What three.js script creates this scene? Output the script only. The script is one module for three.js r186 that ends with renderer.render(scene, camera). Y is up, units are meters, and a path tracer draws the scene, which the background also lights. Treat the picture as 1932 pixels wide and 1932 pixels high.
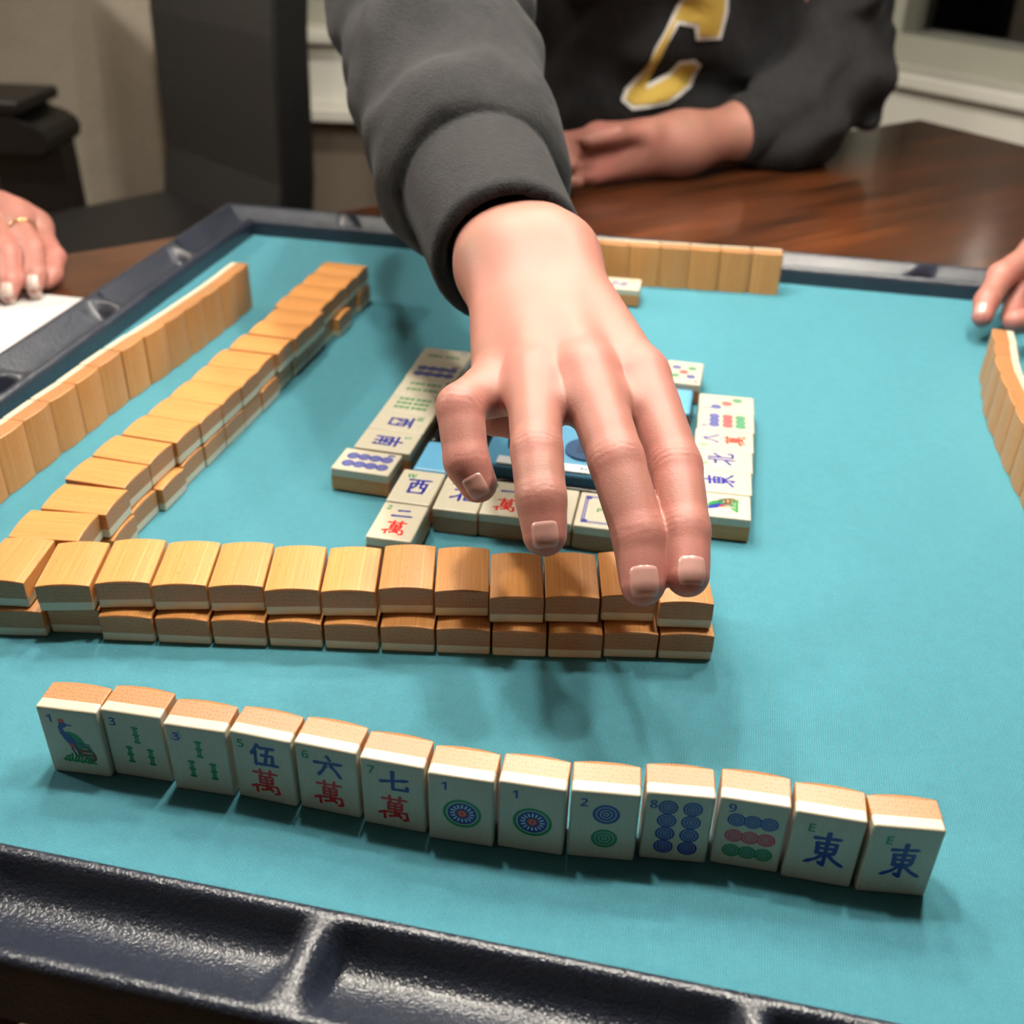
import * as THREE from 'three';
import { mergeGeometries } from 'three/addons/utils/BufferGeometryUtils.js';
import { RoundedBoxGeometry } from 'three/addons/geometries/RoundedBoxGeometry.js';
import { TessellateModifier } from 'three/addons/modifiers/TessellateModifier.js';
import { ImprovedNoise } from 'three/addons/math/ImprovedNoise.js';

// ---------------------------------------------------------------- camera, exposure
const scene = new THREE.Scene();
scene.background = new THREE.Color(0x000000);
const V = (x, y, z) => new THREE.Vector3(x, y, z);
const R = (deg) => deg * Math.PI / 180;
const camera = new THREE.PerspectiveCamera(51.56, 1, 0.02, 30);
{
  const pitch = R(32.56), roll = R(1.37);
  const fwd = V(0, -Math.sin(pitch), -Math.cos(pitch)), up = V(0, Math.cos(pitch), -Math.sin(pitch)), right = V(1, 0, 0);
  const r2 = right.clone().multiplyScalar(Math.cos(roll)).addScaledVector(up, Math.sin(roll));
  const u2 = up.clone().multiplyScalar(Math.cos(roll)).addScaledVector(right, -Math.sin(roll));
  camera.quaternion.setFromRotationMatrix(new THREE.Matrix4().makeBasis(r2, u2, fwd.clone().negate()));
  camera.position.set(0, 0.3309, 0);
}
camera.focus = 0.455;
camera.userData.fStop = 9;
const renderer = new THREE.WebGLRenderer();
renderer.toneMapping = THREE.LinearToneMapping;
renderer.toneMappingExposure = 1.2;
renderer.shadowMap.enabled = true;
const BULB_POWER = 0.95, BULB_COLOR = new THREE.Color(1, 0.93, 0.82);
const ADDED_LAMP_POWER = 9.0;

// ---------------------------------------------------------------- helpers
let seed = 7;
const rnd = () => { seed = (seed * 1664525 + 1013904223) >>> 0; return seed / 4294967296; };
const noise = new ImprovedNoise();
const fbm = (x, y, z, o = 3) => { let a = 1, s = 0; for (let i = 0; i < o; i++) { s += a * noise.noise(x, y, z); x *= 2.03; y *= 2.03; z *= 2.03; a *= 0.5; } return s; };
const names = new Map();
function numbered(n) { const k = names.get(n) ?? 0; names.set(n, k + 1); return k ? n + '_' + String(k).padStart(3, '0') : n; }
function tag(o, label, category, group) { o.userData.label = label; o.userData.category = category; if (group) o.userData.group = group; return o; }
function mesh(name, geo, mat, parent = scene) {
  const m = new THREE.Mesh(geo, mat); m.name = parent === scene ? numbered(name) : name;
  m.castShadow = m.receiveShadow = true; parent.add(m); return m;
}
function struct(name, geo, mat, parent) { const m = mesh(name, geo, mat, parent); m.userData.kind = 'structure'; return m; }
function group(name, x = 0, y = 0, z = 0, turn = 0) { const g = new THREE.Group(); g.name = numbered(name); g.position.set(x, y, z); g.rotation.y = turn; scene.add(g); return g; }
function box(w, h, d, x = 0, y = 0, z = 0, r = 0) {
  const g = r ? new RoundedBoxGeometry(w, h, d, 3, r) : new THREE.BoxGeometry(w, h, d); g.translate(x, y, z); return g;
}
const merged = (list) => mergeGeometries(list.map((g) => { const q = g.index ? g.toNonIndexed() : g; for (const k of Object.keys(q.attributes)) if (!['position', 'normal', 'uv'].includes(k)) q.deleteAttribute(k); return q; }));
function dataTex(n, fn, srgb, repeat) {                    // fn(u, v) -> [r, g, b] 0..1
  const d = new Uint8Array(n * n * 4);
  for (let j = 0; j < n; j++) for (let i = 0; i < n; i++) { const c = fn(i / n, j / n, i, j), o = (j * n + i) * 4; for (let k = 0; k < 3; k++) d[o + k] = Math.max(0, Math.min(255, c[k] * 255)); d[o + 3] = 255; }
  const t = new THREE.DataTexture(d, n, n); t.wrapS = t.wrapT = THREE.RepeatWrapping; t.magFilter = THREE.LinearFilter;
  if (srgb) t.colorSpace = THREE.SRGBColorSpace; if (repeat) t.repeat.set(...repeat); t.needsUpdate = true; return t;
}
const hash = (i, j) => { let h = (i * 374761393 + j * 668265263) | 0; h = Math.imul(h ^ (h >>> 13), 1274126177); return ((h ^ (h >>> 16)) >>> 0) / 4294967296; };
function vnoise(u, v, n, s = 0) {                           // tileable value noise, n cells over 0..1
  const x = u * n, y = v * n, i = Math.floor(x), j = Math.floor(y), f = x - i, g = y - j, a = f * f * (3 - 2 * f), b = g * g * (3 - 2 * g);
  const h = (p, q) => hash(((p % n) + n) % n + s * 97, ((q % n) + n) % n + s * 131);
  return (h(i, j) * (1 - a) + h(i + 1, j) * a) * (1 - b) + (h(i, j + 1) * (1 - a) + h(i + 1, j + 1) * a) * b;
}
function vnoise2(u, v, nx, ny, s = 0) {
  const x = u * nx, y = v * ny, i = Math.floor(x), j = Math.floor(y), f = x - i, g = y - j, a = f * f * (3 - 2 * f), b = g * g * (3 - 2 * g);
  const h = (p, q) => hash(((p % nx) + nx) % nx + s * 97, ((q % ny) + ny) % ny + s * 131);
  return (h(i, j) * (1 - a) + h(i + 1, j) * a) * (1 - b) + (h(i, j + 1) * (1 - a) + h(i + 1, j + 1) * a) * b;
}
const std = (o) => new THREE.MeshStandardMaterial(o), phys = (o) => new THREE.MeshPhysicalMaterial(o);
const smooth = (a, b, x) => { const t = Math.max(0, Math.min(1, (x - a) / (b - a))); return t * t * (3 - 2 * t); };
function planarUV(g, ax, ay, s) {                           // uv in metres / s along two directions
  const p = g.attributes.position, uv = new Float32Array(p.count * 2);
  for (let i = 0; i < p.count; i++) { const x = p.getX(i), y = p.getY(i), z = p.getZ(i); uv[2 * i] = (x * ax[0] + y * ax[1] + z * ax[2]) / s; uv[2 * i + 1] = (x * ay[0] + y * ay[1] + z * ay[2]) / s; }
  g.setAttribute('uv', new THREE.BufferAttribute(uv, 2)); return g;
}

// ---------------------------------------------------------------- materials
const feltTex = dataTex(1024, (u, v, i, j) => {            // 0.128 m of knitted teal cloth
  const knit = 0.5 + 0.5 * Math.cos(i * Math.PI / 4) * (0.55 + 0.45 * Math.cos(j * Math.PI / 4 + (i >> 2) * 1.6));
  const n = hash(i, j), c = vnoise(u, v, 24, 1) * 0.5 + vnoise(u, v, 96, 2) * 0.5;
  const k = 0.80 + 0.24 * knit * (0.4 + 0.6 * n) + 0.14 * (n - 0.5) + 0.05 * (c - 0.5);
  const fl = n > 0.9997 ? 0.25 : 0;
  return [0.28 * k + fl, 0.565 * k + fl, 0.635 * k + fl];
}, true);
const feltBump = dataTex(1024, (u, v, i, j) => { const k = 0.5 + 0.3 * Math.cos(i * Math.PI / 4) * Math.cos(j * Math.PI / 4 + (i >> 2) * 1.6) + 0.35 * (hash(i >> 1, j >> 1) - 0.5); return [k, k, k]; });
const pebble = dataTex(1024, (u, v) => { const k = 0.45 * vnoise(u, v, 220, 3) + 0.35 * vnoise(u, v, 120, 4) + 0.2 * vnoise(u, v, 40, 5); return [k, k, k]; });
const woodTex = dataTex(1024, (u, v) => {                   // dark stained table top, grain along u
  const w = vnoise2(u, v, 6, 40, 6) * 0.5 + vnoise2(u, v, 12, 160, 7) * 0.3 + vnoise2(u, v, 20, 420, 8) * 0.2, b = vnoise2(u, v, 4, 9, 9);
  const k = 0.35 + 0.75 * w * (0.6 + 0.7 * b);
  return [0.40 * k, 0.22 * k, 0.11 * k];
}, true);
const grainNoise = dataTex(512, (u, v) => { const k = 0.5 * vnoise(u, v, 90, 11) + 0.5 * vnoise(u, v, 256, 12); return [k, k, k]; });
const clothTex = dataTex(512, (u, v, i, j) => { const k = 0.72 + 0.2 * hash(i, j) + 0.25 * (vnoise(u, v, 30, 14) - 0.5); return [k, k, k * 1.01]; }, true);
const skinBump = dataTex(512, (u, v) => { const k = 0.5 * vnoise(u, v, 128, 15) + 0.3 * vnoise(u, v, 60, 16) + 0.2 * vnoise(u, v, 256, 17); return [k, k, k]; });
const wallTex = dataTex(512, (u, v) => { const k = 0.97 + 0.05 * (vnoise(u, v, 128, 18) - 0.5) + 0.03 * (vnoise(u, v, 16, 19) - 0.5); return [0.83 * k, 0.79 * k, 0.72 * k]; }, true);
const floorTex = dataTex(512, (u, v) => { const k = 0.8 + 0.3 * (vnoise2(u, v, 8, 64, 20) - 0.5) + 0.2 * (vnoise2(u, v, 20, 200, 21) - 0.5); return [0.5 * k, 0.38 * k, 0.27 * k]; }, true);
const M = {
  felt: phys({ map: feltTex, bumpMap: feltBump, bumpScale: 0.00025, roughness: 0.95, sheen: 0.35, sheenColor: new THREE.Color(0.5, 0.85, 0.9), sheenRoughness: 0.6 }),
  rim: phys({ color: new THREE.Color(0.014, 0.019, 0.034), roughness: 0.31, ior: 1.6, bumpMap: pebble, bumpScale: 0.0005, clearcoat: 0.2, clearcoatRoughness: 0.3 }),
  wood: phys({ map: woodTex, roughness: 0.3, clearcoat: 0.5, clearcoatRoughness: 0.12 }),
  leather: std({ color: new THREE.Color(0.008, 0.008, 0.009), roughness: 0.45, bumpMap: grainNoise, bumpScale: 0.0006 }),
  dark: std({ color: new THREE.Color(0.006, 0.005, 0.005), roughness: 0.4 }),
  hoodie: phys({ color: new THREE.Color(0.0130, 0.0130, 0.0152), map: clothTex, roughness: 0.95, sheen: 0.1, sheenColor: new THREE.Color(0.45, 0.46, 0.55), sheenRoughness: 0.6, bumpMap: grainNoise, bumpScale: 0.0005 }),
  gold: std({ color: new THREE.Color(0.62, 0.43, 0.08), roughness: 0.8 }),
  white: std({ color: new THREE.Color(0.82, 0.8, 0.77), roughness: 0.8 }),
  skin: phys({ vertexColors: true, roughness: 0.52, bumpMap: skinBump, bumpScale: 0.00007, sheen: 0.05, sheenColor: new THREE.Color(1, 0.7, 0.6) }),
  nail: phys({ color: new THREE.Color(0.52, 0.29, 0.255), roughness: 0.28, clearcoat: 0.4, clearcoatRoughness: 0.2 }),
  polish: phys({ color: new THREE.Color(0.58, 0.45, 0.40), roughness: 0.15, clearcoat: 1, clearcoatRoughness: 0.05 }),
  wallDark: std({ color: new THREE.Color(0.14, 0.11, 0.085), roughness: 0.8 }),  // dark tone given to unseen walls to cut fill light on near tiles
  wall: std({ map: wallTex, roughness: 0.9 }), floor: std({ map: floorTex, roughness: 0.6 }), ceil: std({ color: new THREE.Color(0.5, 0.48, 0.44), roughness: 0.95 }),
  trim: std({ color: new THREE.Color(0.86, 0.85, 0.78), roughness: 0.5 }), frame: std({ color: new THREE.Color(0.42, 0.43, 0.36), roughness: 0.5 }),
  glass: phys({ color: 0xffffff, transmission: 1, roughness: 0.02, thickness: 0 }),
  paper: std({ color: new THREE.Color(0.6, 0.58, 0.58), roughness: 0.7 }),
  brass: std({ color: new THREE.Color(0.5, 0.4, 0.2), metalness: 1, roughness: 0.35 }),
  goldring: std({ color: new THREE.Color(0.85, 0.6, 0.25), metalness: 1, roughness: 0.2 }),
  blue: phys({ color: new THREE.Color(0.115, 0.36, 0.58), roughness: 0.35, clearcoat: 0.3 }),
  black: phys({ color: new THREE.Color(0.008, 0.008, 0.009), roughness: 0.12, clearcoat: 0.6 }),
  navy: std({ color: new THREE.Color(0.01, 0.055, 0.15), roughness: 0.4 }),
  bulb: std({ color: 0xffffff, emissive: new THREE.Color(1, 0.86, 0.66), emissiveIntensity: 6, roughness: 0.4 }),
  shadeMetal: std({ color: new THREE.Color(0.55, 0.53, 0.48), roughness: 0.6 }),
};
for (const t of [grainNoise]) t.repeat.set(1, 1);

// ---------------------------------------------------------------- room shell
const FLOOR = -0.77, CEIL = 1.65;
{
  const fl = box(9, 0.1, 9, -0.5, FLOOR - 0.05, -0.3); planarUV(fl, [1, 0, 0], [0, 0, 1], 1.0); struct('floor', fl, M.floor);
  struct('ceiling', box(9, 0.1, 9, -0.5, CEIL + 0.05, -0.3), M.ceil);
}
const H = CEIL - FLOOR, MIDY = (CEIL + FLOOR) / 2;
function wallSeg(name, a, b, parts, mat = M.wall) {                       // a, b: [x, z] seen left to right from inside; parts: [s0, s1, y0, y1] boxes
  const dx = b[0] - a[0], dz = b[1] - a[1], L = Math.hypot(dx, dz), turn = Math.atan2(-dz, dx);
  const gs = (parts ?? [[-0.05, L + 0.05, FLOOR, CEIL]]).map(([s0, s1, y0, y1]) => box(s1 - s0, y1 - y0, 0.12, (s0 + s1) / 2, (y0 + y1) / 2, -0.06));
  const g = merged(gs); planarUV(g, [1, 0, 0], [0, 1, 0], 0.8);
  const m = struct(name, g, mat); m.position.set(a[0], 0, a[1]); m.rotation.y = turn; return { m, L, turn, a };
}
function windowUnit(name, w, s0, s1, y0, y1, mull, y1frame) {      // a framed window in a wall segment, parts in the wall's own axes
  const o = group(name, w.a[0], 0, w.a[1], w.turn); o.userData.kind = 'structure';
  const add = (n, g, m) => mesh(n, g, m, o), t = 0.055;
  add('window_frame', merged([box(s1 - s0, t, 0.09, (s0 + s1) / 2, y0 + t / 2, -0.045), box(s1 - s0, t, 0.09, (s0 + s1) / 2, y1 - t / 2, -0.045),
    box(t, y1 - y0 - 2 * t, 0.09, s0 + t / 2, (y0 + y1) / 2, -0.045), box(t, y1 - y0 - 2 * t, 0.09, s1 - t / 2, (y0 + y1) / 2, -0.045),
    ...mull.map((s) => box(t, y1 - y0 - 2 * t, 0.08, s, (y0 + y1) / 2, -0.045))]), M.frame);
  const edges = [s0, ...mull, s1];
  for (let i = 0; i + 1 < edges.length; i++) add('pane', box(edges[i + 1] - edges[i] - t, y1 - y0 - 2 * t, 0.006, (edges[i] + edges[i + 1]) / 2, (y0 + y1) / 2, -0.06), M.glass);
  add('window_sill', box(s1 - s0 + 0.12, 0.03, 0.13, (s0 + s1) / 2, y0 - 0.015, 0.025, 0.008), M.trim);
  return o;
}
// the nook: left wall, wall behind the chairs with a window, angled wall with a wide window on the right
const wl = wallSeg('wall_left', [-4.6, -1.6], [-1.02, -2.72]);
const wb = wallSeg('wall_back', [-1.02, -2.72], [0.62, -2.62], [[0, 0.42, FLOOR, CEIL], [0.42, 1.7, FLOOR, -0.05], [0.42, 1.7, 1.15, CEIL]]);
windowUnit('window_1', wb, 0.42, 1.66, -0.05, 1.15, [1.0]);
const wr = wallSeg('wall_right', [0.56, -2.62], [2.9, 0.2], [[-0.1, 0.12, FLOOR, CEIL], [0.12, 2.1, FLOOR, -0.05], [0.12, 2.1, 1.15, CEIL], [2.1, 3.75, FLOOR, CEIL]]);
windowUnit('window_2', wr, 0.12, 2.1, -0.05, 1.15, [0.3]);
wallSeg('wall_side', [2.85, 0.1], [2.85, 3.2], null, M.wallDark);
wallSeg('wall_front', [2.95, 3.1], [-4.6, 3.1], null, M.wallDark);
wallSeg('wall_far_left', [-4.5, 3.2], [-4.5, -1.7]);
for (const [w, s0, s1, name] of [[wb, 0.4, 1.62, 'trim_1'], [wr, 0.1, 2.6, 'trim_2']]) {      // panelled ledge under the windows
  const g = merged([box(s1 - s0, 0.13, 0.05, (s0 + s1) / 2, -0.155, 0.025, 0.006), box(s1 - s0, 0.03, 0.09, (s0 + s1) / 2, -0.235, 0.045, 0.006), ...(name === 'trim_2' ? [box(s1 - s0, 0.22, 0.03, (s0 + s1) / 2, -0.36, 0.015)] : [])]);
  const t = struct(name, g, M.trim); t.position.set(w.a[0], 0, w.a[1]); t.rotation.y = w.turn;
}

{
  const g = merged([box(1.2, 0.5, 0.02, 1.02, -0.52, 0.01), ...[0.45, 0.8, 1.15].map((x) => box(0.02, 0.5, 0.028, x, -0.52, 0.014))]), t = struct('trim_3', g, std({ color: new THREE.Color(0.20, 0.165, 0.125), roughness: 0.6 }));  // brown panel added as painted shade on the wall below the ledge
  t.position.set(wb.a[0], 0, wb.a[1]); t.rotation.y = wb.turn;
}

// ---------------------------------------------------------------- lamps
function bulbLight(parent, x, y, z, power, r = 1.2) {
  const l = new THREE.PointLight(BULB_COLOR, power, 0, 2); l.position.set(x, y, z); l.castShadow = true; l.shadow.radius = r; l.shadow.bias = -0.0005; l.name = 'lamp_light'; parent.add(l);
}
{
  const o = group('chandelier', 0.07, 0.8, -0.76); tag(o, 'brass five-armed chandelier with bell shades hanging over the game table', 'chandelier');
  mesh('stem', new THREE.CylinderGeometry(0.008, 0.008, 0.72, 16).translate(0, 0.48, 0), M.brass, o);
  mesh('canopy', new THREE.LatheGeometry([[0.001, 0.85], [0.06, 0.85], [0.06, 0.84], [0.012, 0.81]].map(([a, b]) => new THREE.Vector2(a, b)), 24), M.brass, o);
  mesh('hub', new THREE.LatheGeometry([[0.001, 0.05], [0.02, 0.06], [0.035, 0.09], [0.02, 0.12], [0.012, 0.15]].map(([a, b]) => new THREE.Vector2(a, b)), 24), M.brass, o);
  for (let k = 0; k < 5; k++) {
    const a = R(51 + 72 * k), c = Math.cos(a), s = Math.sin(a), r = 0.3;
    const curve = new THREE.CatmullRomCurve3([V(c * 0.02, 0.09, s * 0.02), V(c * 0.14, 0.13, s * 0.14), V(c * 0.26, 0.12, s * 0.26), V(c * r, 0.075, s * r)]);
    const arm = mesh('arm', new THREE.TubeGeometry(curve, 24, 0.006, 8), M.brass, o);
    mesh('socket', new THREE.CylinderGeometry(0.014, 0.016, 0.04, 16).translate(c * r, 0.055, s * r), M.brass, arm);
    mesh('bulb', new THREE.SphereGeometry(0.026, 20, 14).translate(c * r, 0.01, s * r), M.bulb, o);
    bulbLight(o, c * r, 0.01, s * r, BULB_POWER);
    mesh('shade', new THREE.LatheGeometry([[0.015, 0.062], [0.034, 0.058], [0.052, 0.036], [0.066, 0.004], [0.076, -0.022], [0.078, -0.022], [0.0685, 0.004], [0.054, 0.038], [0.035, 0.061], [0.015, 0.065], [0.015, 0.062]].map(([a, b]) => new THREE.Vector2(a, b)), 28).translate(c * r, 0.01, s * r), M.shadeMetal, o);
  }
  const h = group('added_ceiling_lamp', -2.7, CEIL - 0.14, -1.35); tag(h, 'added unseen ceiling lamp that brightens the room beside the table', 'ceiling lamp');
  mesh('base_plate', new THREE.CylinderGeometry(0.12, 0.13, 0.05, 24).translate(0, 0.115, 0), M.white, h);
  mesh('bulb', new THREE.SphereGeometry(0.07, 20, 14).translate(0, 0.02, 0), M.bulb, h);
  bulbLight(h, 0, 0.02, 0, ADDED_LAMP_POWER, 3.5);  // unseen lamp, added to brighten the pale wall on the left
}

// ---------------------------------------------------------------- dining table
const TABLE_Y = -0.018;
{
  const e = V(0.834, 0, -0.551), w = V(0.551, 0, 0.834), A = V(0.601, 0, -1.678), len = 2.0, dep = 0.78;
  const o = group('dining_table', 0, 0, 0); tag(o, 'dark polished wooden dining table carrying the teal game board', 'table');
  const c = A.clone().addScaledVector(e, -len / 2).addScaledVector(w, dep / 2);
  o.position.set(c.x, FLOOR, c.z); o.rotation.y = Math.atan2(-e.z, e.x);
  const top = box(len, 0.032, dep, 0, TABLE_Y - FLOOR - 0.016, 0, 0.006); planarUV(top, [1, 0, 0], [0, 1, 1], 0.9); mesh('table_top', top, M.wood, o);
  const ap = merged([box(len - 0.2, 0.08, 0.02, 0, TABLE_Y - FLOOR - 0.072, dep / 2 - 0.09), box(len - 0.2, 0.08, 0.02, 0, TABLE_Y - FLOOR - 0.072, -dep / 2 + 0.09), box(0.02, 0.08, dep - 0.2, len / 2 - 0.1, TABLE_Y - FLOOR - 0.072, 0), box(0.02, 0.08, dep - 0.2, -len / 2 + 0.1, TABLE_Y - FLOOR - 0.072, 0)]);
  mesh('apron', planarUV(ap, [1, 0, 0], [0, 1, 1], 0.9), M.wood, o);
  for (const [sx, sz] of [[-1, -1], [1, -1], [-1, 1], [1, 1]]) mesh('leg', planarUV(box(0.07, TABLE_Y - FLOOR - 0.032, 0.07, sx * (len / 2 - 0.1), (TABLE_Y - FLOOR - 0.032) / 2, sz * (dep / 2 - 0.09), 0.006), [0, 1, 0], [1, 0, 1], 0.9), M.wood, o);
}

// ---------------------------------------------------------------- chairs
const chairSide = [];
function makeChair() {
  const o = new THREE.Group();
  mesh('seat', box(0.45, 0.09, 0.46, 0, 0.415, 0.0, 0.03), M.leather, o);
  const sh = new THREE.Shape([[-0.20, 0.38], [-0.235, 0.55], [-0.245, 0.8], [-0.275, 1.06], [-0.335, 1.06], [-0.305, 0.8], [-0.295, 0.55], [-0.27, 0.38]].map(([a, b]) => new THREE.Vector2(a, b)));
  const bk = new THREE.ExtrudeGeometry(sh, { depth: 0.40, bevelEnabled: true, bevelSize: 0.01, bevelThickness: 0.01, bevelSegments: 3, curveSegments: 12 });
  bk.translate(0, 0, -0.20); bk.rotateY(-Math.PI / 2); planarUV(bk, [1, 0, 0.3], [0, 1, 0.2], 0.2);
  mesh('backrest', bk, M.leather, o);
  for (const [sx, sz] of [[-1, -1], [1, -1], [-1, 1], [1, 1]]) mesh('leg', box(0.045, 0.375, 0.045, sx * 0.195, 0.1875, sz * 0.2, 0.004), M.dark, o);
  return o;
}
const chairProto = makeChair();
function placeChair(x, z, facing, label) {                  // facing: [fx, fz]
  const c = chairProto.clone(); c.name = numbered('dining_chair'); scene.add(c);
  c.position.set(x, FLOOR, z); c.rotation.y = Math.atan2(facing[0], facing[1]); tag(c, label, 'chair', 'black dining chairs');
}
placeChair(-0.745, -1.935, [-0.70, 0.71], 'empty black leather high-back dining chair turned sideways beside the piano');
placeChair(-0.05, -2.14, [0.15, 0.99], 'black leather dining chair half hidden behind the reaching sleeve');

// ---------------------------------------------------------------- piano
{
  const o = group('upright_piano', -1.385, FLOOR, -2.37, R(-4)); o.scale.y = 0.95; tag(o, 'black upright piano with its keyboard end by the pale wall', 'piano');
  const zd = 0.15, pts = (a) => new THREE.Shape(a.map(([x, y]) => new THREE.Vector2(x, y)));
  mesh('case', box(0.36, 1.12, zd + 0.04, -0.125, 0.56, 0, 0.008), std({ color: new THREE.Color(0.035, 0.012, 0.008), roughness: 0.3 }), o);
  mesh('key_cheek', new THREE.ExtrudeGeometry(pts([[0.04, 0.545], [0.39, 0.545], [0.402, 0.555], [0.406, 0.575], [0.398, 0.59], [0.378, 0.602], [0.352, 0.61], [0.338, 0.62], [0.335, 0.63], [0.04, 0.63]]), { depth: zd, bevelEnabled: true, bevelSize: 0.004, bevelThickness: 0.004, bevelSegments: 2 }).translate(0, 0, -zd / 2), M.dark, o);
  mesh('key_lid', box(0.32, 0.026, zd + 0.03, 0.207, 0.642, 0, 0.006), M.dark, o);
  mesh('leg_panel', new THREE.ExtrudeGeometry(pts([[0.275, 0], [0.40, 0], [0.398, 0.55], [0.24, 0.55]]), { depth: 0.07, bevelEnabled: false }).translate(0.01, 0, -0.035), M.dark, o);
}

// ---------------------------------------------------------------- game board: teal cloth in a navy moulded frame with troughs
{
  const o = group('game_board', 0, 0, 0, R(-11.3)); tag(o, 'square teal cloth game board with navy plastic trough rim', 'game board');
  const u0 = -0.448, u1 = 0.2655, v0 = 0.2215, v1 = 0.935;
  const cx = (u0 + u1) / 2, cz = -(v0 + v1) / 2, hw = (u1 - u0) / 2 + 0.002;
  const felt = box(2 * hw, 0.008, 2 * hw, cx, -0.004, cz); planarUV(felt, [1, 0, 0], [0, 1, 1], 0.128); mesh('cloth', felt, M.felt, o);
  // rim: one profile swept round the four sides; the trough fades out at the dividers
  const prof = [[0, -0.008, 0], [0, 0.009, 0], [0.0006, 0.0125, 0], [0.0022, 0.0148, 0], [0.0045, 0.0152, 0], [0.0062, 0.0143, 0.05], [0.0075, 0.012, 0.3], [0.0092, 0.0075, 0.62], [0.0115, 0.0035, 0.88], [0.015, 0.0015, 1], [0.019, 0.0013, 1], [0.0235, 0.0024, 0.95], [0.0285, 0.0052, 0.78], [0.0335, 0.0088, 0.55], [0.038, 0.0125, 0.25], [0.0405, 0.0145, 0.08], [0.0425, 0.0152, 0], [0.0445, 0.0148, 0], [0.0458, 0.0125, 0], [0.0462, 0.009, 0], [0.0475, -0.016, 0]];
  const sides = [                                            // corner walk: front (left to right), right, back, left; s measured along each side
    { a: [u0, -v0], d: [1, 0], n: [0, 1], div: [0.056, 0.199, 0.342, 0.485, 0.628] },
    { a: [u1, -v0], d: [0, -1], n: [1, 0], div: [0.056, 0.199, 0.342, 0.485, 0.628] },
    { a: [u1, -v1], d: [-1, 0], n: [0, -1], div: [0.115, 0.278, 0.441, 0.604] },
    { a: [u0, -v1], d: [0, 1], n: [-1, 0], div: [0.112, 0.232, 0.358, 0.486, 0.62] }];
  const L = u1 - u0, pos = [], uvs = [], idx = [];
  const cum = [0]; for (let i = 1; i < prof.length; i++) cum.push(cum[i - 1] + Math.hypot(prof[i][0] - prof[i - 1][0], prof[i][1] - prof[i - 1][1]));
  sides.forEach((S, si) => {
    const st = []; const N = 230;
    for (let i = 0; i <= N; i++) st.push(i / N * L);
    const base = pos.length / 3, n = prof.length;
    st.forEach((s) => {
      let dd = 1; for (const q of S.div) dd = Math.min(dd, Math.abs(s - q) - 0.0032);
      const open = smooth(0, 0.0055, dd);
      prof.forEach(([w, y, k], j) => {
        const yy = k > 0 ? y * (open) + 0.0152 * (1 - open) * 1 : y;
        const e = (s / L) * 2 - 1, ss = s + e * w;            // mitre
        pos.push(S.a[0] + S.d[0] * ss + S.n[0] * w, yy, S.a[1] + S.d[1] * ss + S.n[1] * w); uvs.push((ss + si * 0.37) / 0.12, cum[j] / 0.12);
      });
    });
    for (let i = 0; i < N; i++) for (let j = 0; j < n - 1; j++) { const a = base + i * n + j, b = a + n; idx.push(a, b, a + 1, b, b + 1, a + 1); }
  });
  const g = new THREE.BufferGeometry(); g.setAttribute('position', new THREE.Float32BufferAttribute(pos, 3)); g.setAttribute('uv', new THREE.Float32BufferAttribute(uvs, 2)); g.setIndex(idx); g.computeVertexNormals();
  mesh('rim', g, M.rim, o);
}

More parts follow.
